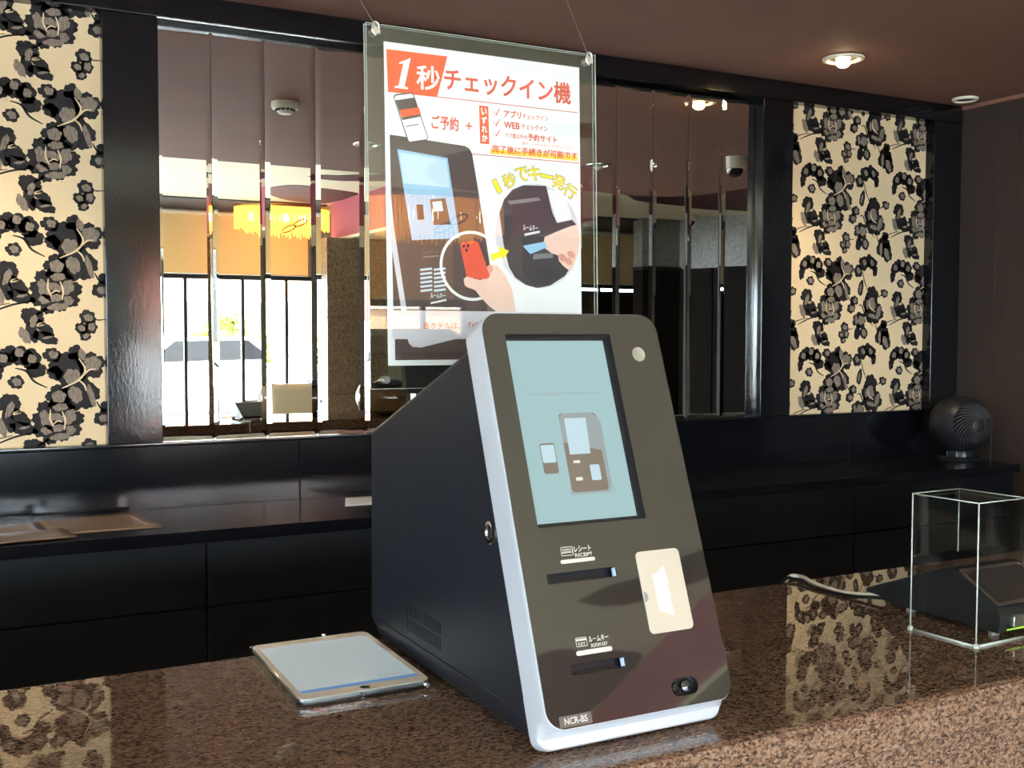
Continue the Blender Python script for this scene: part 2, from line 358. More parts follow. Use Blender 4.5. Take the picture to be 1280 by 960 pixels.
# wallpaper panels with the printed flowers
D_, G_, K_ = [], [], []     # dark, grey, cream polygons of one repeat (metres, origin free)
def blob(L, cx, cz, rx, rz, rot=0, n=7, amp=.16, seed=0, pts=40):
    rnd = random.Random(seed*31+n); ph = rnd.random()*6; out = []; js = [1+rnd.uniform(-.12, .12) for _ in range(n+1)]
    for k in range(pts):
        t = 2*pi*k/pts; a = (n*t/2+ph) % pi; j = int((n*t/2+ph)//pi) % n
        r = (1-amp+amp*1.5*sin(a)**.5)*js[j]*(1+.05*sin(2.7*n*t+ph*3))
        x = rx*r*cos(t); z = rz*r*sin(t)
        out.append((cx+x*cos(rot)-z*sin(rot), cz+x*sin(rot)+z*cos(rot)))
    L.append(out)
def st(L, pts, wd):
    P = [(p.x, p.y) for p in spline([(x, z, 0) for x, z in pts], 4)]; n = len(P)
    L.append(stroke(P, [wd*(.35+.65*sin(pi*(i+.5)/n)) for i in range(n)]))
def peony(cx, cz, R, s):
    blob(D_, cx, cz, R*1.02, R*1.0, 0, 9, .17, s, 72)
    for k, (dx, dz, a, b, ro) in enumerate(((-.48, .1, .22, .46, .35), (-.42, -.36, .24, .2, .2), (-.02, .2, .34, .17, -.3), (.5, .2, .24, .34, -.4), (.02, -.3, .3, .18, .15), (.12, -.72, .4, .16, .1), (.12, .66, .3, .17, .1), (.55, -.42, .2, .22, .3))):
        blob(G_, cx+dx*R, cz+dz*R, a*R, b*R, ro, 5, .2, s+k, 26)
    blob(D_, cx+.05*R, cz-.12*R, .2*R, .14*R, 0, 5, .2, s+31, 20)
    st(K_, [(cx-.28*R, cz+.55*R), (cx-.3*R, cz+.1*R), (cx-.15*R, cz-.25*R)], .005); st(K_, [(cx+.2*R, cz+.45*R), (cx+.32*R, cz+.05*R), (cx+.28*R, cz-.4*R)], .005)
    st(K_, [(cx-.2*R, cz-.15*R), (cx+.02*R, cz+.02*R), (cx+.2*R, cz-.05*R)], .004)
def bigflower(cx, cz, s):
    blob(D_, cx-.012, cz+.03, .055, .048, .2, 6, .2, s, 44); blob(D_, cx+.042, cz+.035, .036, .04, 0, 5, .2, s+1, 40)
    blob(D_, cx+.01, cz-.052, .056, .046, -.7, 5, .16, s+2, 44); blob(D_, cx-.05, cz-.06, .034, .03, .5, 5, .2, s+3, 36)
    blob(D_, cx+.0, cz+.072, .02, .022, 0, 5, .25, s+4, 24); blob(D_, cx-.058, cz+.01, .02, .02, 0, 5, .2, s+5, 24)
    blob(G_, cx-.012, cz-.0, .021, .022, .3, 5, .2, s+6, 24); blob(G_, cx+.048, cz+.038, .022, .022, .4, 5, .2, s+7, 24)
    blob(G_, cx-.002, cz-.055, .017, .026, .4, 5, .15, s+8, 24); blob(G_, cx+.042, cz-.058, .008, .034, .25, 5, .15, s+9, 24)
    blob(G_, cx-.048, cz-.06, .019, .018, .3, 5, .2, s+10, 24); blob(G_, cx+.018, cz+.066, .01, .016, .2, 4, .2, s+11, 20)
    st(K_, [(cx+.008, cz+.055), (cx+.026, cz+.02), (cx+.006, cz-.012), (cx-.04, cz-.036)], .006); st(K_, [(cx+.02, cz+.0), (cx+.035, cz+.018), (cx+.055, cz+.022)], .005)
    st(K_, [(cx+.008, cz-.012), (cx+.022, cz-.026), (cx+.028, cz-.045)], .005)
def leafcurl(cx, cz, h, s, flip=1):
    f = flip
    blob(D_, cx-.008*f, cz+.55*h, .032, .40*h, -.35*f, 7, .14, s, 40); blob(D_, cx+.02*f, cz+.02*h, .034, .24*h, -.75*f, 6, .18, s+1, 36)
    blob(D_, cx+.028*f, cz-.48*h, .036, .26*h, -.4*f, 6, .18, s+2, 36); blob(D_, cx-.01*f, cz-.2*h, .016, .5*h, .25*f, 5, .1, s+3, 30)
    blob(G_, cx-.006*f, cz+.32*h, .009, .34*h, -.3*f, 5, .2, s+4, 26); blob(G_, cx-.03*f, cz-.38*h, .012, .4*h, .4*f, 5, .18, s+5, 26)
    blob(G_, cx+.03*f, cz-.46*h, .014, .06*h, .2, 4, .2, s+6, 18)
    st(K_, [(cx+.02*f, cz+.25*h), (cx+.004*f, cz+.13*h), (cx+.024*f, cz+.18*h)], .008)
def bud(cx, cz, r, s):
    blob(D_, cx, cz, r, r*1.05, s, 6, .2, s, 26); blob(G_, cx+.15*r, cz, r*.5, r*.62, s, 5, .2, s+1, 18)
# --- one repeat 0.525 x 0.392, coordinates as seen on the right-hand panel
peony(3.016, 1.973, .066, 3); bigflower(3.069, 2.108, 20)
leafcurl(2.962, 1.862, .062, 40); leafcurl(2.895, 1.99, .072, 50)
for k, (dx, dz, a, b) in enumerate(((-.032, .022, .024, .022), (-.012, .038, .026, .024), (.016, .034, .026, .026), (.044, .022, .026, .03), (.058, -.008, .026, .022), (-.046, -.012, .015, .026))):
    blob(D_, 2.905+dx, 2.136+dz, a, b, 0, 5, .2, 60+k, 26)
for dx, dz in ((-.03, .028), (.046, .026), (.012, .045)): blob(G_, 2.905+dx, 2.136+dz, .011, .014, .4, 4, .2, 9, 18)
st(D_, [(2.905, 2.135), (2.935, 2.125), (2.955, 2.095), (2.99, 2.075)], .007); bud(2.906, 2.094, .019, 70); bud(3.004, 2.174, .022, 73)
for x, z, r in ((3.103, 1.894, .021), (3.112, 1.866, .018), (3.085, 1.862, .016), (3.097, 1.838, .014)): bud(x, z, r, int(x*900) % 50)
st(D_, [(3.12, 1.89), (3.135, 1.887), (3.152, 1.889)], .004); st(D_, [(3.085, 1.86), (3.088, 1.848), (3.097, 1.838)], .004)
bud(3.158, 2.012, .02, 81); bud(3.141, 1.978, .021, 83); st(D_, [(3.125, 2.03), (3.138, 2.008), (3.155, 2.0)], .006)
st(D_, [(3.18, 1.99), (3.2, 1.992), (3.22, 1.955), (3.27, 1.9)], .006); st(D_, [(3.28, 1.93), (3.285, 1.905), (3.30, 1.885), (3.36, 1.92), (3.42, 1.935)], .005)
st(D_, [(2.84, 1.905), (2.9, 1.93), (2.95, 1.94)], .006); st(D_, [(2.96, 1.9), (2.985, 1.915), (2.997, 1.93)], .009)
blob(D_, 3.19, 1.925, .037, .034, .2, 7, .2, 91, 40); blob(D_, 3.178, 1.87, .019, .032, -.15, 5, .12, 92, 26); blob(D_, 3.216, 1.87, .022, .026, .1, 5, .12, 93, 26)
blob(G_, 3.2, 1.925, .02, .018, .4, 5, .2, 94, 22); blob(G_, 3.216, 1.872, .011, .015, .2, 5, .15, 95, 20); blob(G_, 3.17, 1.93, .008, .018, .2, 5, .15, 96, 20)
blob(D_, 3.262, 2.035, .034, .045, .1, 6, .2, 101, 44); blob(D_, 3.275, 1.96, .052, .048, .1, 6, .18, 102, 44); blob(D_, 3.232, 1.995, .022, .038, .1, 5, .15, 103, 30)
blob(G_, 3.262, 2.0, .018, .03, .1, 5, .2, 104, 24); blob(G_, 3.236, 1.995, .008, .022, 0, 5, .2, 105, 20); blob(G_, 3.30, 1.96, .012, .03, -.3, 5, .2, 106, 20); blob(G_, 3.265, 1.945, .024, .009, -.3, 5, .2, 107, 20)
st(K_, [(3.245, 2.02), (3.25, 1.985), (3.28, 1.965)], .005); bud(3.334, 2.047, .02, 108); st(D_, [(3.3, 2.03), (3.325, 2.045)], .006)
blob(D_, 3.325, 1.862, .037, .05, -.1, 6, .15, 111, 40); blob(D_, 3.343, 1.84, .03, .045, .3, 5, .15, 112, 36); blob(D_, 3.335, 1.91, .02, .018, 0, 5, .2, 113, 22); blob(G_, 3.345, 1.83, .012, .03, .45, 5, .15, 114, 22); blob(G_, 3.31, 1.85, .007, .03, 0, 5, .15, 115, 22)
for k, (dx, dz, a, b) in enumerate(((-.05, -.012, .024, .027), (-.018, .02, .026, .03), (.012, .034, .024, .03), (.036, .02, .025, .026), (.05, -.006, .014, .026))): blob(D_, 3.227+dx, 2.155+dz, a, b, 0, 5, .2, 120+k, 26)
for dx, dz in ((-.048, -.01), (-.014, .026), (.03, .026)): blob(G_, 3.227+dx, 2.155+dz, .01, .014, .4, 4, .2, 126, 18)
st(D_, [(3.2, 2.15), (3.215, 2.1), (3.235, 2.06)], .005); blob(D_, 3.195, 2.07, .016, .034, -.2, 5, .12, 127, 26); blob(G_, 3.193, 2.068, .006, .02, -.2, 4, .1, 128, 18)
def wallpaper(x0, x1, z0, z1, dx, dz, parent):
    p = box('wallpaper_panel', (x0, DW-.001, z0), (x1, DW+.014, z1), 'paper_cream', parent)
    for nm, L, mt, yy in (('printed_petals_dark', D_, 'print_black', DW-.0015), ('printed_petals_grey', G_, 'print_grey', DW-.002), ('printed_veins', K_, 'paper_cream', DW-.0025)):
        v, f = [], []
        for i in range(-1, 4):
            for j in range(-4, 5):
                for q in L:
                    cx = (sum(a for a, _ in q)/len(q)+i*.525)*1.0258+dx; cz = sum(b for _, b in q)/len(q)+dz+j*.392
                    if x0-.035 < cx < x1+.035 and z0-.005 < cz < z1+.03:
                        b = len(v); v += [((a+i*.525)*1.0258+dx, yy, min(max(c+dz+j*.392, z0), z1+.02)) for a, c in q]; f.append(tuple(range(b, b+len(q))))
        me = bpy.data.meshes.new(nm); me.from_pydata(v, [], f); link(nm, me, mt, p)
wallpaper(3.10, 4.02, 1.131, 2.45, .334-.5385, 0, wb)
wallpaper(-1.13, .46, 1.131, 2.45, -2.775-.5385*2, .408, wb)
# right wall of the staff area
wr = struct(box('wall_right', (XR, 2.2, 0), (XR+.1, FY1, 2.515), 'wood_wall'))
box('corner_board', (XR-.008, 3.3, .0), (XR+.002, yF, 2.515), 'wood_wall', wr)
struct(box('trim_1', (XR-.014, 2.2, 2.497), (XR, yF, 2.515), 'ceil_brown', None, .003))
# lobby walls
wf = struct(box('wall_front', (FX0, FY0-.2, 0), (FX1, FY0, .06), 'grey_dark'))
box('header', (FX0, FY0-.2, 2.16), (FX1, FY0, 2.93), 'granite_grey', wf)
for a, b_ in ((4.12, 7.56), (8.7, FX1), (FX0, -3.8)): box('wall_section', (a, FY0-.2, .06), (b_, FY0, 2.16), 'granite_grey', wf)
box('wainscot', (7.3, FY0, 0), (FX1, FY0+.03, 2.0), 'wood_dark', wf)
wl = struct(box('wall_left', (FX0-.2, FY0-.2, 0), (FX0, FY1, .47), 'grey_dark'))
box('header', (FX0-.2, FY0-.2, 2.16), (FX0, FY1, 2.93), 'granite_grey', wl)
for a, b_ in ((.7, FY1), (FY0-.2, -4.3)): box('wall_section', (FX0-.2, a, .47), (FX0, b_, 2.16), 'granite_grey', wl)
w3 = struct(box('wall_right', (FX1, FY0-.2, 0), (FX1+.1, FY1, 2.93), 'granite_grey'), 'far right lobby wall')
w4 = struct(box('wall_back', (5.0, DW, 0), (FX1, FY1, 2.93), 'wood_dark'), 'lobby wall beyond the staff area')
# granite wall with dark wood wainscot, right part of the lobby
gw = struct(box('wall_front', (7.68, -4.42, 2.30), (8.28, -4.22, 2.92), 'granite_grey'), 'grey granite wall above dark wood panelling')
box('wainscot', (7.68, -4.42, 0), (8.28, -4.21, 2.30), 'wood_dark', gw)
box('wainscot_cap', (7.67, -4.42, 2.28), (8.3, -4.19, 2.32), 'mullion', gw, .004)
ga = struct(prism('wall_front', [(8.28, -4.22, 2.30), (8.28, -4.37, 2.30), (9.4, -2.1, 2.30), (9.4, -1.9, 2.30)], (0, 0, .62), 'granite_grey'), 'slanted grey granite wall above wood panelling')
a = Vector((8.28, -4.22, 0)); b = Vector((9.4, -1.9, 0)); nn = Vector((-(b-a).y, (b-a).x, 0)).normalized()
for k in range(4):
    p0 = a.lerp(b, k/4+.004); p1 = a.lerp(b, (k+1)/4-.004)
    prism('wainscot_panel', [p0+nn*.01, p1+nn*.01, p1-nn*.09, p0-nn*.09], (0, 0, 2.30), 'wood_dark', ga)
# windows
def window(n, xs, y, z0, z1, blind=None, axis='x'):
    def bx(nm, a, b, ya, yb, za, zb, mt, par, bv=0):
        if axis == 'x': return box(nm, (a, y+ya, za), (b, y+yb, zb), mt, par, bv)
        return box(nm, (FX0-.1+ya-.1, a, za), (FX0-.1+yb-.1, b, zb), mt, par, bv)
    t = struct(bx('window_%d' % n, xs[0], xs[-1], -.14, -.06, z0, z0+.05, 'mullion', None))
    bx('frame_head', xs[0], xs[-1], -.14, -.06, z1-.05, z1, 'mullion', t)
    for i, x in enumerate(xs):
        bx('mullion', x-.018, x+.018, -.13, -.07, z0+.05, z1-.05, 'mullion', t)
        if i: bx('pane', xs[i-1]+.02, x-.02, -.103, -.097, z0+.05, z1-.05, 'pane', t)
    return t
xs = [-3.77, -3.18, -2.58, -1.98, -1.38, -.78, -.18, .42, 1.0, 1.42, 1.98, 2.575, 3.16, 3.71, 4.10]
w1_ = window(1, xs, FY0, .06, 2.16)
box('transom_rail', (xs[0], FY0-.14, .40), (xs[-1], FY0-.05, .48), 'mullion', w1_)
window(2, [7.58, 8.12, 8.68], FY0, 2.02, 2.16)
box('wall_section', (7.56, FY0-.2, .06), (8.7, FY0, 2.02), 'wood_dark', wf)
window(3, [-4.3+.625*k for k in range(9)], 0, .47, 2.16, axis='y')
# roller blinds (pelmet height)
def blind(x0, x1, label):
    b = thing('roller_blind', ((x0+x1)/2, FY0+.03, 2.16), label, 'blind', 'tan roller blinds')
    box('fabric', (x0+.01, FY0+.04, 2.17), (x1-.01, FY0+.045, 2.84), 'tan', b)
    tube('roller', [(x0, FY0+.045, 2.855), (x1, FY0+.045, 2.855)], .024, 'lamp_white', b, 12)
    tube('bottom_bar', [(x0+.01, FY0+.042, 2.165), (x1-.01, FY0+.042, 2.165)], .009, 'lamp_white', b, 8)
blind(-3.7, -1.2, 'tan roller blind over the window farthest from the granite column')
blind(-1.18, 1.32, 'tan roller blind in the middle of the window row')
blind(1.34, 3.95, 'tan roller blind seen in the mirror behind the lit chandelier')
blind(7.56, 8.72, 'tan roller blind in the recess beside the grey granite wall')
# ================================================================ EXTERIOR
st_ = struct(box('floor', (-80, -110, -.3), (80, FY0-.32, -.15), 'asphalt'), 'sunlit parking lot outside the windows')
def car(x, y, col, label):
    t = thing('parked_car', (x, y, -.15), label, 'car', 'cars on the parking lot')
    pr = [(-2.1, .1), (-2.15, .55), (-1.95, .75), (-1.1, .85), (-.5, 1.35), (.9, 1.38), (1.6, .95), (2.1, .85), (2.15, .3), (2.1, .1)]
    prism('body', [(x+a, y-.82, c+.05) for a, c in pr], (0, 1.64, 0), col, t, .05)
    prism('side_window', [(x-.95, y+.815, .92), (x-.42, y+.815, 1.34), (x+.85, y+.815, 1.36), (x+1.35, y+.815, .98)], (0, .02, 0), 'dome', t)
    for dx in (-1.3, 1.35):
        for dy in (-.72, .72): lathe('wheel', [(.05, -.11), (.31, -.11), (.33, 0), (.31, .11), (.05, .11)], (x+dx, y+dy, .18), 'rubber', t, 20, (0, 1, 0))
car(4.6, -15.5, 'car_white', 'white car parked nearest the lobby windows')
car(8.8, -18.5, 'car_silver', 'silver car parked behind the white one')
car(7.0, -24.5, 'car_red', 'red car at the far side of the parking lot')
bl = thing('low_building', (9, -38, -.15), 'brown flat-roofed building across the parking lot', 'building')
box('wall', (7.5, -44, -.15), (24, -37, 4.6), 'brick', bl); box('roof_edge', (7.3, -44.2, 4.6), (24.2, -36.8, 4.9), 'lamp_white', bl)
for k in range(5): 
    wn_ = box('window_frame', (8.6+k*2.8, -37.02, 1.2), (10.2+k*2.8, -36.95, 2.9), 'lamp_white', bl); box('pane', (8.7+k*2.8, -36.96, 1.3), (10.1+k*2.8, -36.93, 2.8), 'dome', wn_)
sg = thing('road_sign', (6.1, -30, -.15), 'tall red road sign on a post beyond the cars', 'sign')
tube('post', [(6.1, -30, -.15), (6.1, -30, 4.5)], .08, 'lamp_white', sg); box('board', (5.5, -30.1, 1.9), (6.7, -29.9, 4.5), 'red_sign', sg, .03)
def shrub(x, y, h, s, label):
    t = thing('shrub', (x, y, -.15), label, 'shrub', 'shrubs along the parking lot')
    rnd = random.Random(s); v, f = [], []
    for k in range(260):
        a, e, r = rnd.uniform(0, 2*pi), rnd.uniform(-.4, 1.5), rnd.uniform(.6, 1)
        c = Vector((x+cos(a)*cos(e)*r*h*.5, y+sin(a)*cos(e)*r*h*.5, .35*h+sin(e)*r*h*.55))
        u = Vector((rnd.uniform(-1, 1), rnd.uniform(-1, 1), rnd.uniform(-1, 1))).normalized(); w_ = u.cross(Vector((rnd.uniform(-1, 1), .3, rnd.uniform(-1, 1)))).normalized()
        i = len(v); q = h*.09; v += [c-u*q, c+w_*q*.5, c+u*q, c-w_*q*.5]; f.append((i, i+1, i+2, i+3))
    fo = mesh('foliage', v, f, 'leaf', t, recalc=False); fo['kind'] = 'stuff'
    tube('stem', [(x, y, -.15), (x, y, .4*h)], .05*h, 'wood_dark', t)
shrub(8.2, -28, 2.4, 3, 'yellow-green shrub before the brown building'); shrub(3.5, -30, 2.0, 5, 'low shrub at the parking lot edge beyond the white car')

# ================================================================ MIRROR
mr = thing('mirror_wall_panel', (1.82, DW, 1.131), 'wide wall mirror of upright bevelled strips in a black frame', 'mirror')
X0, X1 = .617, 3.0055; NS = 14; pw = (X1-X0)/NS
for k in range(NS):
    a = X0+k*pw+.0006; b_ = X0+(k+1)*pw-.0006; z0, z1 = 1.1315, 2.4245; bw = .017; t = random.uniform(-.0004, .0004); t2 = random.uniform(-.0003, .0003)
    yo, yi = DW, DW-.0015
    v = [(a, yo, z0), (b_, yo, z0), (b_, yo, z1), (a, yo, z1), (a+bw, yi+t+t2, z0+bw), (b_-bw, yi-t+t2, z0+bw), (b_-bw, yi-t-t2, z1-bw), (a+bw, yi+t-t2, z1-bw), (a, yo+.006, z0), (b_, yo+.006, z0), (b_, yo+.006, z1), (a, yo+.006, z1)]
    mesh('mirror_strip', v, [(4, 5, 6, 7), (0, 1, 5, 4), (1, 2, 6, 5), (2, 3, 7, 6), (3, 0, 4, 7), (8, 11, 10, 9), (0, 8, 9, 1), (1, 9, 10, 2), (2, 10, 11, 3), (3, 11, 8, 0)], 'mirror', mr)

# ================================================================ BACK CABINETS
sh = thing('back_worktop', (1.4, 3.3, .888), 'long glossy black worktop along the back wall', 'worktop')
box('slab', (-1.3, 3.065, .890), (4.06, DW-.033, .922), 'shelf_black', sh, .002)
box('edge_strip', (-1.3, 3.0585, .8877), (4.063, 3.065, .923), 'shelf_black', sh, .001)
cabs = [(-1.3, -.582), (-.58, .657), (.661, 1.893), (1.897, 3.128), (3.132, 4.05)]
nm = ['black drawer cabinet at the left end of the back worktop', 'black drawer cabinet below the brown laminated sheets', 'black drawer cabinet seen between the tablet and the kiosk', 'black drawer cabinet hidden mostly behind the kiosk', 'black drawer cabinet under the round fan']
for (a, b_), lb in zip(cabs, nm):
    c = thing('drawer_cabinet', ((a+b_)/2, 3.3, 0), lb, 'cabinet', 'drawer cabinets under the back worktop')
    box('body', (a, 3.1, .08), (b_, DW-.033, .887), 'drawer', c)
    box('plinth', (a, 3.14, 0), (b_, DW-.05, .08), 'drawer', c)
    for z0, z1 in ((.706, .884), (.4, .699), (.09, .393)):
        box('drawer_front', (a+.0015, 3.078, z0), (b_-.0015, 3.1, z1), 'drawer', c, .0015)
# laminated sheets
def sheet(pts, z, label, mt='laminate'):
    v = []; f = []; n = 8; a, b_, c, d = [Vector((x, y, 0)) for x, y in pts]; rnd = random.Random(int(z*1e5))
    for i in range(n+1):
        for j in range(n+1):
            p = a.lerp(b_, i/n).lerp(d.lerp(c, i/n), j/n); v.append((p.x, p.y, z+0.0006+.0005*(1+sin(i*.9+z*999)*cos(j*1.3+z*777))*(1 if mt == 'laminate' else .1)))
    for i in range(n):
        for j in range(n): f.append((i*(n+1)+j, (i+1)*(n+1)+j, (i+1)*(n+1)+j+1, i*(n+1)+j+1))
    o = mesh('paper_sheet' if mt != 'laminate' else 'laminated_sheet', v, f, mt, None, True); s_ = o.modifiers.new('s', 'SOLIDIFY'); s_.thickness = .0005
    return tag(o, label, 'paper', 'sheets on the back worktop')
sheet([(.27, 3.17), (.56, 3.162), (.525, 3.46), (.24, 3.46)], .9225, 'brown laminated sheet farthest right in the pile on the back worktop')
sheet([(-.04, 3.11), (.27, 3.12), (.25, 3.42), (-.06, 3.41)], .9245, 'brown laminated sheet lying at the left of the pile')
sheet([(.1, 3.075), (.325, 3.10), (.30, 3.25), (.08, 3.24)], .9265, 'small brown laminated sheet at the front of the pile')
sheet([(1.14, 3.29), (1.35, 3.27), (1.4, 3.43), (1.2, 3.46)], .9225, 'white sheet half hidden behind the kiosk on the back worktop', 'paper')

# ================================================================ COUNTER
CT = 1.012       # counter top height
ct = thing('reception_counter', (1.0, 1.24, 0), 'reception counter with polished brown granite top', 'counter')
yf, yb_ = .944, 1.528
prof = [(yf+.012, CT), (yf+.004, CT-.003), (yf, CT-.011), (yf, CT-.050), (yf+.004, CT-.056), (yf+.03, CT-.057), (yb_-.02, CT-.057), (yb_-.003, CT-.055), (yb_, CT-.050), (yb_, CT-.006), (yb_-.005, CT)]
tp = prism('granite_top', [(-2.6, y, z) for y, z in prof], (6.0, 0, 0), 'granite', ct)
for k in range(7): box('front_panel', (-2.57+k*.85, yf+.04, .1), (-2.57+(k+1)*.85-.004, yf+.06, CT-.057), 'granite', ct, .002)
box('carcass', (-2.55, yf+.06, 0), (3.36, yb_-.05, CT-.057), 'drawer', ct)

# ================================================================ KIOSK
KO = Vector((.5640, .9812, 1.47-.4208)); KP = Plane(KO, (1, 0, 0), (0, .3518, .9361))
ki = thing('check_in_kiosk', (.69, 1.28, CT), 'black and silver self check-in kiosk with tilted touch screen on the counter', 'kiosk')
Wk, Lk, T = 248.2, 476.4, 42.
yfb = lambda z: KO.y + (z-KO.z)*.3518/.9361 + .044      # just behind the face block
xl, xr = .5665, .8097; bz = CT+.002
bottom = [(xl+.012, 1.03, bz), (xr-.012, 1.03, bz), (xl+.012, 1.512, bz), (xr-.012, 1.512, bz)]
crease = [(xl, yfb(1.05), 1.05), (xr, yfb(1.05), 1.05), (xl, 1.525, 1.05), (xr, 1.525, 1.05)]
top = [(xl, yfb(1.456), 1.456), (xr, yfb(1.456), 1.456), (xl, 1.522, 1.327), (xr, 1.522, 1.327)]
# idx: 0 bfL 1 bfR 2 bbL 3 bbR 4 cfL 5 cfR 6 cbL 7 cbR 8 tfL 9 tfR 10 tbL 11 tbR
body = mesh('body', bottom+crease+top, [(0, 2, 3, 1), (0, 4, 6, 2), (1, 3, 7, 5), (2, 6, 7, 3), (4, 8, 10, 6), (5, 7, 11, 9), (6, 10, 11, 7), (8, 9, 11, 10), (0, 1, 5, 4), (4, 5, 9, 8)], 'navy', ki)
bev(body, .009, 4)
tube('seam', [(xl-.0002, 1.515, 1.0505), (xl-.0003, 1.3, 1.0505), (xl-.0002, 1.09, 1.0505)], .0008, 'navy_dark', ki, 6)
for rowz in (1.063, 1.083):
    for k in range(16):
        y = 1.268+k*.0073
        box('vent_slit', (xl-.0006, y-.0014, rowz), (xl+.001, y+.0014, rowz+.0165), 'navy_dark', body)
lk = lathe('lock', [(.0135, 0), (.0135, .002), (.011, .003), (.0085, .003), (.0085, .0015), (0, .0015)], (xl, 1.1234, 1.239), 'chrome', ki, 28, (-1, 0, 0))
box('keyhole', (xl-.0034, 1.1219, 1.234), (xl-.0012, 1.1249, 1.244), 'navy_dark', lk)
# face block (silver shell) and chin
def loft(name, loops, mt, par, cap=True):
    n = len(loops[0]); v = [p for lp in loops for p in lp]; f = []
    for i in range(len(loops)-1):
        for k in range(n): f.append((i*n+k, i*n+(k+1) % n, (i+1)*n+(k+1) % n, (i+1)*n+k))
    f.append(tuple(range(n)))
    if cap: f.append(tuple((len(loops)-1)*n+k for k in range(n)))
    o = mesh(name, v, f, mt, par, True)
    bm = bmesh.new(); bm.from_mesh(o.data)
    for e in bm.edges:
        if len(e.link_faces) == 2 and e.calc_face_angle(0) > radians(30): e.smooth = False
    bm.to_mesh(o.data); bm.free(); return o
def lp(u0, v0, u1, v1, r, n): return [KP(a, b, n) for a, b in rrect(u0, v0, u1, v1, r, 8)]
R_ = [24, 24, 22, 20]
loft('face_shell', [lp(-1.5, -10, Wk+1.5, Lk+1.5, [24, 24, 5, 5], -T-1), lp(-1.5, -10, Wk+1.5, Lk+1.5, [24, 24, 6, 6], -T+12), lp(-1.5, -4, Wk+1.5, Lk+1.5, [24, 24, 16, 14], -22), lp(-1, -1.5, Wk+1, Lk+1, R_, -10), lp(-1, -1, Wk+1, Lk+1, R_, -3), lp(-.2, -.2, Wk+.2, Lk+.2, R_, -1.2), lp(1.5, 1.5, Wk-1.5, Lk-1.5, R_, -1.2)], 'silver', ki, False)
loft('chin', [lp(-1.0, -19.5, Wk-1, 40, [2, 2, 15, 15], -T-3), lp(-1.0, -20.5, Wk-1, 40, [2, 2, 16, 16], -T+10), lp(-.3, -20, Wk-1.8, 40, [2, 2, 16, 16], -T+13), lp(1, -18.5, Wk-3.5, 40, [2, 2, 15, 15], -T+14.5)], 'silver', ki)
# black glass with openings
hole_s = [(29, 217.4), (175.3, 217.4), (175.3, 449.7), (29, 449.7)]
s1 = rrect(29, 153.7, 120.8, 165.2, 2.5, 3); s2 = rrect(39.5, 53.8, 110, 64.8, 2.5, 3)
ov = rrect(164.4, 11.6, 201.3, 31.8, 9.9, 8)
gl = plate('glass_front', KP, rrect(.4, .4, Wk-.4, Lk-.4, [23.5, 23.5, 21.5, 19.5], 10), [hole_s, s1[::-1], s2[::-1], ov[::-1]], -1.15, 0, 'glass_black', ki)
# the shell's front closes the openings, so display etc. sit proud of it inside real pockets
def pocket(name, loop, depth, mt, par, bmt=None):
    n = len(loop); v = [KP(a, b, -.3) for a, b in loop]+[KP(a, b, -depth) for a, b in loop]
    return mesh(name, v, [(k, (k+1) % n, n+(k+1) % n, n+k) for k in range(n)]+[tuple(range(2*n-1, n-1, -1))], mt, par, recalc=False)
sc_ = pocket('screen_recess', hole_s, 7.0, 'bezel', gl)
disp = poly('display', KP, [(32, 222.5), (167.8, 222.5), (167.8, 443.6), (32, 443.6)], -6.6, 'screen', ki)
for nm_, lp_, dep in (('receipt_slot', s1, 10.), ('room_key_slot', s2, 10.)):
    so_ = pocket(nm_, lp_, dep, 'slot', ki)
    xs_ = [a for a, b in lp_]; ys_ = [b for a, b in lp_]
    plate('slot_lit_face', KP, [(max(xs_)-4.2, min(ys_)+1), (max(xs_)-.6, min(ys_)+1), (max(xs_)-.6, max(ys_)-1), (max(xs_)-4.2, max(ys_)-1)], [], -4, -1.2, 'slot_lit', so_)  # pale plate: light on the slot's right inner face, put into the colour
    plate('slot_rail', KP, [(min(xs_)+2, min(ys_)+.6), (max(xs_)-6, min(ys_)+.6), (max(xs_)-6, min(ys_)+2.4), (min(xs_)+2, min(ys_)+2.4)], [], -9, -6, 'bezel', so_)
oc = pocket('scanner_recess', ov, 9., 'bezel', ki)
lathe('scanner_lens', [(.0078, 0), (.0078, .004), (.006, .0055), (0, .0065)], KP(189, 21.8, -8.8), 'dome', oc, 24, KP.N)
lathe('scanner_lens', [(.006, 0), (.006, .003), (.0045, .0045), (0, .005)], KP(173.2, 21.8, -8.8), 'dome', oc, 24, KP.N)
lathe('sensor', [(.0094, 0), (.0094, .0006), (.0086, .0009), (.0078, .0004), (0, .0005)], KP(212.8, 423, 0), 'sensor', ki, 32, KP.N)
cp = plate('card_reader_plate', KP, rrect(150, 84, 210.8, 178.6, 6, 6), [], 0, 1.6, 'card', ki)
poly('thumb_notch', KP, [(150.1+6*cos(a), 126.5+6*sin(a)) for a in [radians(-88+176*k/14) for k in range(15)]], 1.7, 'pr_grey', cp)
poly('card_mark', KP, [(u+2.8, v_) for u, v_ in [(164.5, 150.5), (171, 152), (182.5, 159.5), (182, 150), (184.5, 142), (182.2, 134), (184.6, 126), (182.4, 117), (184, 110), (183.5, 102), (172, 106.5), (165, 109.5)]], 1.75, 'white', cp)
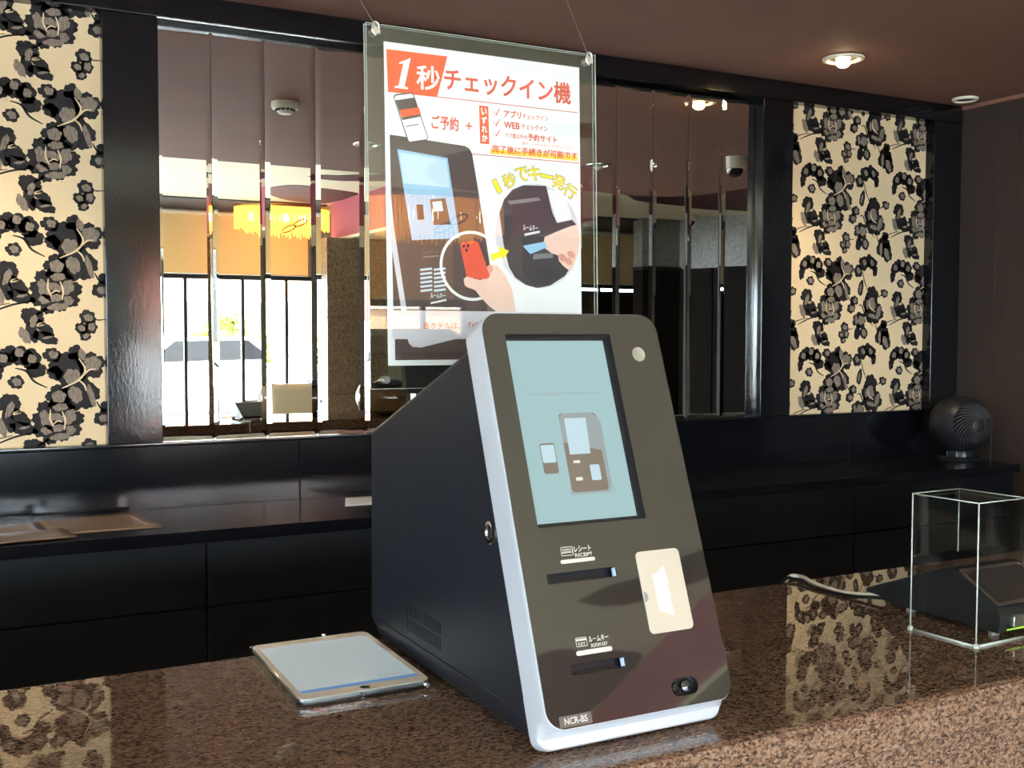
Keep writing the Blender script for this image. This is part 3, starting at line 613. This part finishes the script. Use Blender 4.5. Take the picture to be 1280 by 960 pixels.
# labels on the glass
def bar(u0, u1, v, h): return plate('light_bar', KP, rrect(u0-h/2, v-h/2, u1+h/2, v+h/2, h/2-.05, 5), [], 0, .3, 'white_print', ki)
bar(52, 93.1, 176.8, 4.4); bar(52, 93.4, 75.8, 5.2)
text('label_receipt_japanese', KP, 'レシート', (70.2, 186.5, 92.2, 193), .12, 'white_print', ki, .14)
text('label_receipt', KP, 'RECEIPT', (70.2, 180.6, 92.9, 184.7), .12, 'white_print', ki, .1)
text('label_room_key_japanese', KP, 'ルームキー', (67.9, 85.8, 93.8, 92.3), .12, 'white_print', ki, .14)
text('label_room_key', KP, 'ROOM KEY', (70, 80.2, 91.5, 84), .12, 'white_print', ki, .1)
def frame2d(name, u0, v0, u1, v1, t, par, pl=KP, n=.12, mt='white_print'):
    return plate(name, pl, rrect(u0, v0, u1, v1, 1, 2), [rrect(u0+t, v0+t, u1-t, v1-t, .6, 2)[::-1]], n, n+.02, mt, par)
ic = frame2d('receipt_icon', 52.6, 183.2, 68.3, 193.4, .7, ki)
for k in range(3): poly('icon_line', KP, [(54.3, 191.2-k*1.6), (66.5, 191.2-k*1.6), (66.5, 190.6-k*1.6), (54.3, 190.6-k*1.6)], .13, 'white_print', ic)
poly('icon_line', KP, [(52.8, 187), (68, 187), (68, 186.2), (52.8, 186.2)], .13, 'white_print', ic)
ic2 = frame2d('key_icon', 51.2, 82.6, 65.6, 92.6, .7, ki)
poly('icon_line', KP, [(51.5, 91), (65.3, 91), (65.3, 88.8), (51.5, 88.8)], .13, 'white_print', ic2)
text('icon_text', KP, 'KEY', (54, 84.2, 63, 87.2), .13, 'white_print', ic2, .08)
tg = plate('model_tag', KP, rrect(14.3, 2, 54.2, 14, 1.2, 3), [], 0, 1.2, 'tag', ki)
text('tag_text', KP, 'NCR-BS', (20, 4.8, 48.5, 11.6), 1.35, 'white_print', tg, .2)
# display picture
dn = -6.4
text('screen_text', KP, 'アプリ会員証QRコードをかざしてください', (49, 373.8, 149.2, 378.6), dn, 'pr_grey', disp)
def shp(name, pts, n, mt): return poly(name, KP, [(u+2.2, 254+(v_-254)*.973) for u, v_ in pts], n, mt, disp)
M['sc_brown'] = mat('screen_kiosk_brown', (.02, .02, .02), .3, emit=srgb(126, 114, 98), es=.8)
M['sc_light'] = mat('screen_pale', (.02, .02, .02), .3, emit=srgb(186, 212, 222), es=.85)
M['sc_edge'] = mat('screen_edge', (.02, .02, .02), .3, emit=srgb(150, 160, 162), es=.8)
M['sc_halo'] = mat('screen_shadow', (.02, .02, .02), .3, emit=srgb(158, 186, 186), es=.74)
shp('screen_shadow', rrect(80, 252, 142, 262, 4, 4), dn, 'sc_halo')
shp('screen_kiosk_side', [(86, 353)]+[(134, 353), (140, 340), (139, 262), (134, 254), (82, 254)], dn+.05, 'sc_edge')
shp('screen_kiosk_face', rrect(83, 256, 134, 354.5, 5, 5), dn+.1, 'sc_brown')
shp('screen_kiosk_top', [(83.2, 318), (133.8, 306), (133.8, 349), (129, 354.4), (88, 354.4), (83.2, 349)], dn+.12, 'sc_edge')
shp('screen_kiosk_display', [(89, 302.5), (117.5, 302.5), (120, 348), (90, 348)], dn+.15, 'sc_light')
shp('screen_kiosk_card', rrect(113, 269, 126.5, 288.5, 2, 3), dn+.15, 'sc_light')
shp('screen_kiosk_slot', [(92, 291.5), (101, 291.5), (101, 295), (92, 295)], dn+.15, 'white_print'); shp('screen_kiosk_slot', [(91.5, 270), (100.5, 270), (100.5, 274), (91.5, 274)], dn+.15, 'white_print')
shp('screen_phone', rrect(50.5, 280.5, 70.5, 318, 3, 4), dn+.1, 'sc_brown'); shp('screen_phone_display', rrect(51.5, 294, 69.5, 316, 2, 3), dn+.13, 'sc_light')

# ================================================================ TABLET
tz = CT+.004
tb = thing('tablet', (.475, 1.41, CT), 'white tablet in a clear case lying flat beside the kiosk', 'tablet')
TP = Plane((.384, 1.277, tz), (1, .003, 0), (.02, .9998, 0)); TP.N = Vector((0, 0, 1)); TP.sv = 1.035
def tl(u0, v0, u1, v1, r, n): return [TP(a, b, n) for a, b in rrect(u0, v0, u1, v1, r, 6)]
loft('clear_case', [tl(-3, -3, 177, 253, 14, -3), tl(-4, -4, 178, 254, 15, 1), tl(-3.5, -3.5, 177.5, 253.5, 15, 7), tl(-1, -1, 175, 251, 13, 8), tl(.5, .5, 173.5, 249.5, 12, 7.4)], 'ipad_case', tb, False)
loft('aluminium_back', [tl(3, 3, 171, 247, 10, -1.5), tl(0, 0, 174, 250, 13, 2), tl(0, 0, 174, 250, 13, 6)], 'alu', tb)
fr_ = plate('front_glass', TP, rrect(.3, .3, 173.7, 249.7, 13, 6), [], 6.2, 7.2, 'ipad_white', tb)
ds = poly('screen', TP, [(8, 21), (166, 21), (166, 229), (8, 229)], 7.3, 'ipad_screen', tb)
poly('screen_bar', TP, [(8, 21), (166, 21), (166, 32), (8, 32)], 7.35, 'ipad_blue', ds)
for k in range(5): poly('screen_note_dash', TP, [(118+k*7, 43), (122.5+k*7, 43), (122.5+k*7, 45), (118+k*7, 45)], 7.36, 'pr_grey', ds)
lathe('home_button', [(.0065, 0), (.0065, .0002), (.0056, .0002), (.0055, 0), (0, 0)], TP(87, 10.5, 7.25), 'alu', tb, 24)
box('case_clip', TP(77, -6, -2), TP(83, -3, 6.5), 'ipad_case', tb, .0005)
lathe('case_button', [(.004, 0), (.004, .004), (.003, .005), (0, .005)], TP(166, -3, 3), 'chrome', tb, 16, (0, -1, 0))
lathe('case_button', [(.003, 0), (.003, .003), (0, .004)], TP(110, 253.5, 6), 'white', tb, 16, (0, 0, 1))

# ================================================================ HANGING SIGN
tilt = radians(1.6)
PO = Vector((.5654, 1.457, 1.47+.4119)); VD = Vector((0, -sin(tilt), -cos(tilt)))
SP = Plane(PO, (1, 0, 0), (0, sin(tilt), cos(tilt)))      # v is up; paper top edge at v=0
sgn = thing('hanging_sign', (.725, 1.45, 1.39), 'clear acrylic sign with a printed Japanese check-in poster hung on thin wires', 'sign')
SP.su, SP.sv = .8867, .8657; PW, PH = 363., 528.
ac = plate('acrylic_sheet', SP, [(-32, -566), (393, -566), (393, 25), (-32, 25)], [], 3.0, 5.0, 'acrylic', sgn)
ac2 = plate('acrylic_sheet', SP, [(-32, -566), (393, -566), (393, 25), (-32, 25)], [], -5.0, -3.0, 'acrylic', sgn)
for a, b_, c, d in ((-32, 24.2, 393, 25), (-32, -566, 393, -565.2), (-32, -566, -31.3, 25), (392.3, -566, 393, 25)):
    for n0 in (-5.1, 2.9): plate('acrylic_edge', SP, [(a, b_), (c, b_), (c, d), (a, d)], [], n0, n0+2.2, 'acrylic_edge', sgn)
for u, v_ in ((-16, 13), (379, 13), (-6, -551), (372, -551)):
    s_ = lathe('standoff_bolt', [(.0055, -.009), (.0055, .007), (.005, .0078), (0, .0078)], SP(u, v_), 'steel', sgn, 24, SP.N)
for u, tx in ((-16, -.2), (379, 0.)):
    p0 = SP(u, 13, 6); top_ = Vector((p0.x+tx, p0.y+.4, 2.5145))
    tube('wire', [p0, SP(u-2, 26, 4), top_], .0009, 'steel', sgn, 6)
    tube('hook', spline([SP(u+6, 8, 7), SP(u+4, 24, 7), SP(u-4, 26, 7), SP(u-6, 12, 7), SP(u, 4, 7)], 5), .0014, 'steel', sgn, 6)
ps = plate('poster', SP, [(0, -PH), (PW, -PH), (PW, 0), (0, 0)], [], -.6, -.2, 'paper', sgn)
def pp(name, pts, mt, n=0.): return poly(name, SP, [(u, -v_) for u, v_ in pts], n, mt, ps)
def pt(name, s, u0, vt, u1, vb, mt, n=.1, bold=.0, shear=0., rot=0.): return text(name, SP, s, (u0, -vb, u1, -vt), n, mt, ps, bold, shear, rot)
pp('headline_block', [(4, 12), (110.7, 11), (91.3, 81), (6, 81.5)], 'orange')
pp('headline_numeral', [(17, 73.5), (18, 70.5), (24, 69.5), (33, 32), (25.5, 34), (26, 31), (37, 26), (46, 21), (34.5, 69.5), (41, 70.5), (40, 73.5)], 'paper', .1); pt('headline_text', '秒', 56, 31, 96, 70.5, 'paper', .1, .8)
pt('headline_text', 'チェックイン機', 105, 30, 344.5, 67, 'redtext', .1, .8)
pp('rule_line', [(91, 79.7), (359, 79.7), (359, 81.2), (91, 81.2)], 'pinkline')
pp('phone_outline', [(15, 89), (18, 84), (46, 78), (50, 80), (74.5, 149), (72, 154), (42, 161), (38.5, 158)], 'pr_plum', .05); pp('phone_face', [(16.5, 90), (19, 86), (46, 79.8), (49, 81.5), (73, 149), (71, 152.6), (42.5, 159.3), (40, 157)], 'paper', .08)
pp('phone_picture', [(18, 94), (50.5, 86), (62, 116), (30, 125)], 'pr_brown', .1); pp('phone_banner', [(25, 109), (59, 101), (62.5, 112), (29, 121)], 'orange', .12); pp('phone_text_line', [(36, 134), (58, 128), (58.6, 129.6), (36.6, 135.8)], 'pr_grey', .1)
pt('poster_text', 'ご予約', 81, 111.5, 129, 134, 'redtext', .1, .5); pt('poster_text', '+', 142, 117, 154, 130, 'redtext', .1)
pp('orange_tab', [(167.4, 86.9), (184.5, 86.9), (185.6, 151.5), (168.6, 151.3)], 'orange')
for k, ch in enumerate('いずれか'): pt('tab_text', ch, 171.5+k*.3, 90.5+k*15, 181+k*.3, 102+k*15, 'paper', .1, .5)
for k in range(3):
    y0 = 95.4+18*k; pp('check_mark', stroke([(194, -(-(y0-1))), (198.5, y0+5), (206, y0-7)], [1.5, 2.6, 1.2]), 'redtext', .1)
pt('list_text', 'アプリ', 214, 90, 246, 102, 'redtext', .1, .4); pt('list_text', 'チェックイン', 249, 92.5, 300, 101.5, 'redtext', .1, .15)
pt('list_text', 'WEB', 214, 110, 243, 120.5, 'redtext', .1, .5); pt('list_text', 'チェックイン', 247, 110.5, 298, 119.5, 'redtext', .1, .15)
pt('list_text', 'アパ直以外の', 215.5, 129, 258, 137, 'redtext', .1, .15); pt('list_text', '予約サイト', 259, 126.5, 316.5, 138.5, 'redtext', .1, .4)
pt('list_text', '（楽天、じゃらんなど）でのチェックイン', 247, 141, 352, 146.8, 'redtext', .1)
pp('highlight_bar', [(187.5, 158.5), (357.5, 157), (357.5, 166.5), (187.5, 167)], 'yellow_deep'); pt('list_text', '完了後に手続きが可能です', 191, 151.5, 357, 163.8, 'redtext', .12, .45)
pp('rule_line', [(153, 169.6), (361, 169.2), (361, 170.8), (153, 171)], 'pinkline')
# big picture
pp('picture_kiosk', [(8, 150.5), (39, 152), (140.5, 158), (149, 162), (153.5, 170.4), (164.4, 233), (184, 357), (198, 437), (10, 437)], 'pr_brown', .02)
pp('picture_kiosk_edge', [(8, 240), (13, 300), (33, 437), (24, 437), (8, 330)], 'pr_lav', .03)
pp('picture_screen', [(20.5, 173), (108.6, 180.6), (128.5, 314), (43.8, 321)], 'pr_blue', .05); pp('picture_screen_glow', [(24, 178), (106, 184), (112, 230), (31, 228)], 'pr_lblue', .06)
pp('picture_small_kiosk', [(76, 252), (104, 248), (113, 292), (82, 294)], 'pr_brown', .07); pp('picture_small_screen', [(80, 256), (97, 253), (100, 270), (83, 272)], 'pr_lblue', .08); pp('picture_small_phone', [(52, 262), (64, 261), (66, 286), (54, 287)], 'pr_plum', .07)
pp('picture_slot_bar', [(63, 347), (91, 344), (91.5, 346.5), (63.5, 349.5)], 'pr_grey', .07); pp('picture_slot_bar', [(75, 423), (103, 417), (103.8, 420), (75.8, 426)], 'paper', .07); pt('picture_text', 'レシート', 64, 335, 90, 343, 'pr_grey', .07); pt('picture_text', 'ルームキー', 75, 407, 102, 416, 'pr_lblue', .07, .2)
for k in range(6):
    for j in range(2): pp('picture_window_glint', [(57+j*24, 368+k*7-j), (78+j*24, 365+k*7-j), (79+j*24, 368.5+k*7-j), (58+j*24, 371.5+k*7-j)], 'pr_lblue', .06)
ri = plate('ring', SP, ell(151, -360, 59, 59.5, 48), [ell(151, -360, 54, 54.5, 48)[::-1]], .1, .12, 'paper', ps)
pp('picture_hand', [(135, 384), (140, 379), (151, 379), (165, 384), (181, 378), (178, 362), (184, 356), (198, 358), (214, 376), (226, 400), (232, 437), (195, 437), (182, 428), (168, 415), (156, 401), (140, 396)], 'pr_skin', .14)
pp('picture_phone', [(129, 325), (133, 320), (158, 317), (163, 320), (184, 376), (180, 381), (146, 384), (141, 380)], 'pr_phone', .16)
for du, dv in ((136, 327), (144, 326), (141, 334)): pp('picture_phone_lens', ell(du, dv, 2.6, 2.8, 16), 'pr_plum', .18)
pp('picture_thumb', [(135, 383), (140, 378.5), (150, 380), (166, 386), (163, 398), (150, 396), (137, 394)], 'pr_skin', .18); pp('picture_finger', [(179, 360), (186, 356), (190, 366), (184, 374)], 'pr_skin2', .18)
pp('arrow', [(185.5, 339), (202, 334), (199.6, 324.2), (221, 332), (207.7, 348), (206.2, 342.4), (188, 350.3)], 'yellow', .2)
pp('oval_picture', [(a, b_) for a, b_ in ell(277.5, 304, 83, 91.5, 48)], 'pr_lav', .05)
pp('oval_kiosk', [(203, 268), (212, 244), (228, 226), (250, 216.5), (294, 215.2), (300, 240), (306, 262), (315, 279), (345, 272), (352, 278), (358, 300), (352, 340), (330, 372), (300, 390), (275, 395), (252, 390), (232, 378), (220, 360), (210, 320)], 'pr_plum', .08)
pp('oval_glass_glint', [(218, 246), (278, 236), (284, 241), (224, 252)], 'pr_grey', .1); pp('oval_reader', [(297, 221.6), (318, 222), (330, 226), (344, 266), (341, 271), (319, 277), (314, 274)], 'paper', .1)
pt('oval_text', 'ルームキー', 248, 285, 277, 295, 'paper', .11, .2); pp('oval_bar', [(250, 301), (280, 294), (281, 298), (251, 305)], 'paper', .11)
pp('oval_hand', [(290, 305), (306, 298), (325, 290), (343, 283), (357, 280), (360.5, 300), (358.5, 325), (351, 345), (345, 360), (336, 361), (326, 354), (318, 346), (316, 336), (304, 333), (286, 322)], 'pr_skin', .12)
for du, dv in ((325, 340), (337, 346), (343, 334)): pp('oval_finger', ell(du, dv, 8.5, 6, 18, .5), 'pr_skin2', .13)
pp('oval_key_card', [(247, 322.2), (290, 313), (295, 322.5), (261.6, 336)], 'pr_blue', .14); pp('oval_slot', [(268, 336), (306, 332), (306, 341), (266, 345)], 'pr_grey', .1)
for (u, v_), ch, rr in zip(((199, 222), (222.7, 210), (247, 198), (271.4, 194.5), (295.6, 198.5), (319.5, 206.5), (342, 221)), '1秒でキー発行', (.5, .38, .2, .0, -.12, -.3, -.5)):
    h_ = 11.5; ww = 3.6 if ch == '1' else 11.5; hh = h_ if ch != 'ー' else 2.5
    pt('arc_text_outline', ch, u-ww-.5, v_-hh-.5, u+ww+.5, v_+hh+.5, 'pr_grey', .22, 1.0, 0, rr); pt('arc_text', ch, u-ww, v_-hh, u+ww, v_+hh, 'yellow', .40, .45, 0, rr)
pp('notice_strip', [(8, 437), (362, 437), (362, 483.5), (8, 483.5)], 'pr_lav', .16); pt('notice_text', '当ホテルは、「1秒', 62, 456, 166, 467.5, 'redtext', .2, .3)
pp('lower_picture', [(12, 484), (352, 484), (352, 519), (12, 519)], 'pr_brown', .05); pp('lower_picture_phone', [(34, 484), (36, 491), (42, 497), (57, 498.5), (120, 484)], 'pr_lav', .07)

# black display standing behind the sign
bm_ = thing('customer_display', (.87, 1.48, CT), 'small black display on a white stand behind the hanging sign', 'display')
pl_ = Plane((.640, 1.56, 1.378), (1, 0, 0), (0, .1, .995)); plate('housing', pl_, rrect(0, 0, 150, 110, 8, 5), [], -14, 0, 'dev', bm_)
tube('stand', [(.87, 1.485, CT+.01), (.87, 1.5, 1.30), (.76, 1.575, 1.40)], .008, 'white', bm_); lathe('base', [(.03, 0), (.03, .01), (.012, .016), (0, .016)], (.87, 1.485, CT), 'white', bm_)
# round glass bowl on the back worktop, partly behind the kiosk
# ================================================================ CARD TERMINAL, COVER, CABLE
dv = thing('payment_terminal', (1.48, 1.2, CT), 'black card payment terminal with sloping screen on the counter', 'terminal')
xa, xb = 1.41, 1.568
pr = [(1.092, 1.018), (1.088, 1.045), (1.096, 1.058), (1.178, 1.101), (1.196, 1.101), (1.36, 1.034), (1.36, 1.027), (1.33, 1.026), (1.32, 1.020), (1.28, 1.018)]
prism('housing', [(xa, y, z) for y, z in pr], (xb-xa, 0, 0), 'dev', dv, .004)
DP = Plane((xa, 1.096, 1.058), (1, 0, 0), (0, .082, .043)); n_ = DP.N
plate('screen_bezel', DP, rrect(6, 3, 152, 89, 6, 4), [rrect(12, 10, 146, 84, 3, 4)[::-1]], .2, 2.0, 'steel', dv)
plate('screen', DP, rrect(12, 10, 146, 84, 3, 4), [], .3, .9, 'devscreen', dv)
box('card_slot', (xa+.02, 1.081, 1.028), (xb-.01, 1.090, 1.046), 'steel', dv, .002); box('status_light', (xa+.004, 1.080, 1.0265), (xb-.03, 1.0815, 1.0282), 'green', dv)
for x in (xa+.012, xb-.012):
    for y in (1.11, 1.27): lathe('foot', [(.008, 0), (.008, .007), (.006, .008)], (x, y, CT), 'pr_grey', dv, 16)
cv = thing('clear_cover_box', (1.39, 1.13, CT), 'clear acrylic cover box standing over the payment terminal', 'cover')
L_ = Vector((1.3311, 1.1894, CT)); F_ = Vector((1.3378, 1.0739, CT)); Rr = F_ + Vector((.1085, .004, 0)); B_ = L_ + (Rr-F_)
zt = 1.225; cor = [L_, F_, Rr, B_]; upz = Vector((0, 0, zt-CT))
for i, (a, b_) in enumerate(((L_, F_), (F_, Rr), (Rr, B_), (B_, L_))):
    d = (b_-a).normalized(); nn = Vector((d.y, -d.x, 0)); z0 = Vector((0, 0, .0 if i in (0, 1) else .115))
    prism('side_panel', [a+z0, b_+z0, b_+upz, a+upz], -nn*.003, 'acrylic', cv)
prism('top_panel', [p+upz for p in cor], (0, 0, -.003), 'acrylic', cv)
for i, p in enumerate(cor): tube('polished_edge', [p+Vector((0, 0, .0 if i in (0, 1) else .112)), p+upz], .0012, 'acrylic_edge', cv, 6)
for i in range(4): tube('polished_edge', [cor[i]+upz, cor[(i+1) % 4]+upz], 0.0009, 'acrylic_edge', cv, 6)
for a, b_ in ((L_, F_), (F_, Rr)): tube('polished_edge', [a+Vector((0, 0, .0015)), b_+Vector((0, 0, .0015))], .0022, 'acrylic_edge', cv, 6)
lathe('foot', [(.005, 0), (.005, .004), (.003, .006)], F_, 'acrylic_edge', cv, 12); lathe('foot', [(.005, 0), (.005, .004), (.003, .006)], L_, 'acrylic_edge', cv, 12)
cb = thing('power_cable', (1.41, 1.42, CT), 'white and black cable running from the terminal over the counter edge', 'cable')
tube('white_cable', spline([(1.40, 1.57, .93), (1.40, 1.545, CT-.002), (1.412, 1.52, CT+.009), (1.402, 1.47, CT+.006), (1.404, 1.40, CT+.005), (1.425, 1.335, CT+.012)], 6), .0038, 'cable_white', cb, 8)
tube('black_cable', spline([(1.392, 1.57, .93), (1.39, 1.543, CT-.002), (1.40, 1.515, CT+.004), (1.39, 1.46, CT+.0035), (1.396, 1.39, CT+.0035), (1.42, 1.33, CT+.009)], 6), .003, 'cable_black', cb, 8)

# ================================================================ FAN
fn = thing('desk_fan', (4.02, 3.32, .922), 'round black desk fan at the right end of the back worktop', 'fan')
lathe('base', [(.10, 0), (.102, .006), (.09, .012), (.062, .014), (.06, .05), (.064, .075), (.05, .08), (0, .08)], (4.0, 3.32, .923), 'fan_base', fn, 40)
fc = Vector((4.0, 3.32, 1.075)); ax = Vector((-.62, -.76, .18)).normalized()
ax = Vector((-.16, -.7, .03)).normalized()
prof = [(0, -.13)]+[(.13*cos(a), .13*sin(a)) for a in [radians(-80+8*k) for k in range(16)]]+[(.098, .075), (.09, .055), (0, .05)]
lathe('housing', prof, fc, 'fan', fn, 40, ax)
q = Vector((0, 0, 1)).rotation_difference(ax)
for k in range(28):
    a0 = 2*pi*k/28; pts = []
    for j in range(7):
        t = j/6; r = .03+.069*t; a = a0+t*1.1; h = .13*math.sqrt(max(0, 1-(r/.131)**2)); pts.append(fc+q @ Vector((r*cos(a), r*sin(a), h)))
    tube('grille_blade', pts, .0024, 'fan_blade', fn, 5)
lathe('hub', [(.033, -.01), (.033, .006), (.02, .01), (0, .012)], fc+ax*.118, 'fan', fn, 28, ax)

# ================================================================ CEILING FIXTURES
def downlight(x, y, z, label, lit, tilted=0):
    t = thing('downlight', (x, y, z), label, 'ceiling light', 'recessed ceiling downlights')
    lathe('trim_ring', [(.078, -.0005), (.077, -.006), (.066, -.010), (.058, -.008), (.056, -.0005)], (x, y, z), 'lamp_white' if lit else 'steel', t, 40)
    lathe('reflector', [(.056, -.001), (.05, -.004), (.035, -.006), (.02, -.0055), (0, -.005)], (x, y, z), 'reflector', t, 32)
    lathe('bulb', [(0, -.034), (.016, -.032), (.026, -.022), (.026, -.012), (.018, -.006)], (x, y, z), 'bulb' if lit else 'lamp_white', t, 24)
    if lit:
        ld = bpy.data.lights.new('downlight_beam', 'SPOT'); ld.energy = lit; ld.color = (1, .78, .5); ld.spot_size = radians(110); ld.spot_blend = .8; ld.shadow_soft_size = .03
        lo = bpy.data.objects.new('downlight_beam', ld); C.objects.link(lo); lo.location = (x, y, z-.045); setp(lo, t)
    return t
downlight(3.055, 3.10, 2.515, 'lit warm ceiling downlight above the right wallpaper panel', 30)
downlight(-.1, 3.05, 2.515, 'lit warm ceiling downlight above the left wallpaper panel', 45)
downlight(2.14, 1.37, 2.515, 'unlit silver downlight seen in the mirror left of the sign', 0)
downlight(3.63, 1.34, 2.515, 'unlit silver downlight seen in the mirror right of the sign', 0)
lathe_ = thing('ceiling_vent_cap', (4.04, 3.36, 2.515), 'small round white ceiling cap near the corner above the right wallpaper', 'ceiling cap')
lathe('ring', [(.055, -.0005), (.056, -.008), (.05, -.012), (.044, -.006), (.044, -.0005)], (4.04, 3.36, 2.515), 'lamp_white', lathe_, 32); lathe('cap', [(.044, -.001), (.04, -.005), (0, -.006)], (4.04, 3.36, 2.515), 'grey_dark', lathe_, 32)
sdn = thing('smoke_detector', (1.414, 2.2, 2.515), 'cream ceiling smoke detector reflected in the mirror', 'smoke detector')
lathe('base', [(.062, 0), (.063, -.022), (.058, -.03), (.042, -.032)], (1.414, 2.2, 2.515), 'lamp_white', sdn, 36); lathe('chamber', [(.04, -.03), (.036, -.042), (.026, -.052), (0, -.054)], (1.414, 2.2, 2.515), 'lamp_white', sdn, 36)
for k in range(12):
    a = 2*pi*k/12; box('vent_slot', (1.414+.0385*cos(a)-.006, 2.2+.0385*sin(a)-.006, 2.475), (1.414+.0385*cos(a)+.006, 2.2+.0385*sin(a)+.006, 2.482), 'mullion', sdn)
def domecam(x, y, z, s, label):
    t = thing('dome_camera', (x, y, z), label, 'camera', 'ceiling dome cameras')
    lathe('housing', [(.06*s, 0), (.062*s, -.03*s), (.058*s, -.055*s), (.045*s, -.06*s)], (x, y, z), 'lamp_white', t, 36)
    lathe('dome', [(.044*s, -.058*s), (.042*s, -.075*s), (.032*s, -.092*s), (.016*s, -.101*s), (0, -.103*s)], (x, y, z), 'dome', t, 36)
domecam(4.2, 1.965, 2.515, 1.15, 'white dome camera on the brown ceiling, larger in the mirror')
domecam(8.13, -3.55, 2.918, 1.3, 'small cream dome camera on the far lobby ceiling')
# chandelier
def chandelier(cx, cy, a, b_, zt_, label):
    t = thing('chandelier', (cx, cy, zt_), label, 'chandelier', 'crystal fringe chandeliers')
    prism('ceiling_plate', [(cx+a*1.02*cos(2*pi*k/32), cy+b_*1.02*sin(2*pi*k/32), zt_-.03) for k in range(32)], (0, 0, .03), 'gold', t)
    v, f = [], []
    for ring_, (sc, zb, n) in enumerate(((1, zt_-.24, 96), (.8, zt_-.28, 72), (.55, zt_-.32, 48))):
        for k in range(n):
            an = 2*pi*k/n; x = cx+a*sc*cos(an); y = cy+b_*sc*sin(an); r = .006; L = zb-.015*(k % 3)
            i = len(v); v += [(x-r, y-r, zt_-.03), (x+r, y-r, zt_-.03), (x+r, y+r, zt_-.03), (x-r, y+r, zt_-.03), (x-r, y-r, L), (x+r, y-r, L), (x+r, y+r, L), (x-r, y+r, L)]
            f += [tuple(i+q_ for q_ in fc_) for fc_ in BF]
    o = mesh('crystal_fringe', v, f, 'crystal', t, recalc=False); o['kind'] = 'stuff'
    for k in range(5): lathe('bulb', [(0, -.05), (.03, -.04), (.04, 0), (.025, .04), (0, .05)], (cx+a*.7*(k-2)/2, cy, zt_-.13), 'chand_glow', t, 16)
    for dx, dz in ((-.06, .28), (.07, .21)):
        tube('crystal_loop', [(cx+dx+.075*cos(2*pi*k/16), cy+b_+.03, zt_-dz+.03*sin(2*pi*k/16)+.03*cos(2*pi*k/16)) for k in range(17)], .008, 'gold', t, 6)
chandelier(3.5, -5.0, .6, .28, 2.905, 'lit amber crystal chandelier reflected in the left mirror strips')

# ================================================================ LOBBY FURNITURE
co = thing('granite_column', (4.08, -4.3, 0), 'square brown granite column reflected in the mirror', 'column')
for k in range(3): box('cladding_slab', (3.74, -4.58, k*.83), (4.43, -4.0, .827+k*.83), 'granite_col', co, .002)
sb_ = thing('window_bench', (2.5, -5.2, 0), 'long low dark bench below the lobby windows', 'bench')
box('seat_board', (.6, -5.4, .36), (3.9, -4.95, .41), 'wood_dark', sb_, .004)
for x in (.7, 2.2, 3.8): box('leg', (x-.04, -5.35, 0), (x+.04, -5.0, .36), 'wood_dark', sb_)
lt = thing('table_lamp', (3.72, -5.15, .41), 'small table lamp with an amber shade near the window', 'lamp')
lathe('base', [(.07, 0), (.07, .012), (.02, .02), (.015, .16), (0, .16)], (3.72, -5.15, .41), 'gold', lt); lathe('shade', [(.13, .14), (.085, .38)], (3.72, -5.15, .41), 'shade', lt)
ar = thing('armchair', (3.3, -4.35, 0), 'rounded cream armchair beside the granite column', 'armchair')
def soft(nm, lo, hi, r, par): o = box(nm, lo, hi, 'cream_fabric', par); bev(o, r, 4); return o
soft('seat', (3.0, -4.65, .2), (3.6, -4.05, .45), .06, ar); soft('backrest', (3.0, -4.17, .4), (3.6, -4.0, .95), .08, ar); soft('arm', (2.91, -4.65, .2), (3.03, -4.05, .62), .05, ar); soft('arm', (3.57, -4.65, .2), (3.69, -4.05, .62), .05, ar)
for x in (3.02, 3.58):
    for y in (-4.6, -4.1): tube('leg', [(x, y, 0), (x, y, .22)], .02, 'wood_dark', ar)
bw_ = thing('glass_bowl', (2.3, 1.28, CT), 'round purple and brown glass bowl reflected in the mirror beside the kiosk', 'bowl')
lathe('outer_bowl', [(.10, 0.0), (.165, .03), (.19, .08), (.185, .13), (.165, .17), (.162, .17), (.18, .13), (.184, .08), (.16, .035), (0, .008)], (2.3, 1.28, CT), 'brass_glass', bw_, 40)
lathe('inner_bowl', [(.08, .012), (.13, .04), (.15, .08), (.14, .13), (.1, .18), (.05, .205), (0, .21)], (2.3, 1.28, CT), 'purple', bw_, 40)
tube('clip', spline([(2.12, 1.38, 1.20), (2.18, 1.42, 1.19), (2.25, 1.44, 1.18), (2.32, 1.43, 1.185)], 4), .012, 'cable_black', bw_)
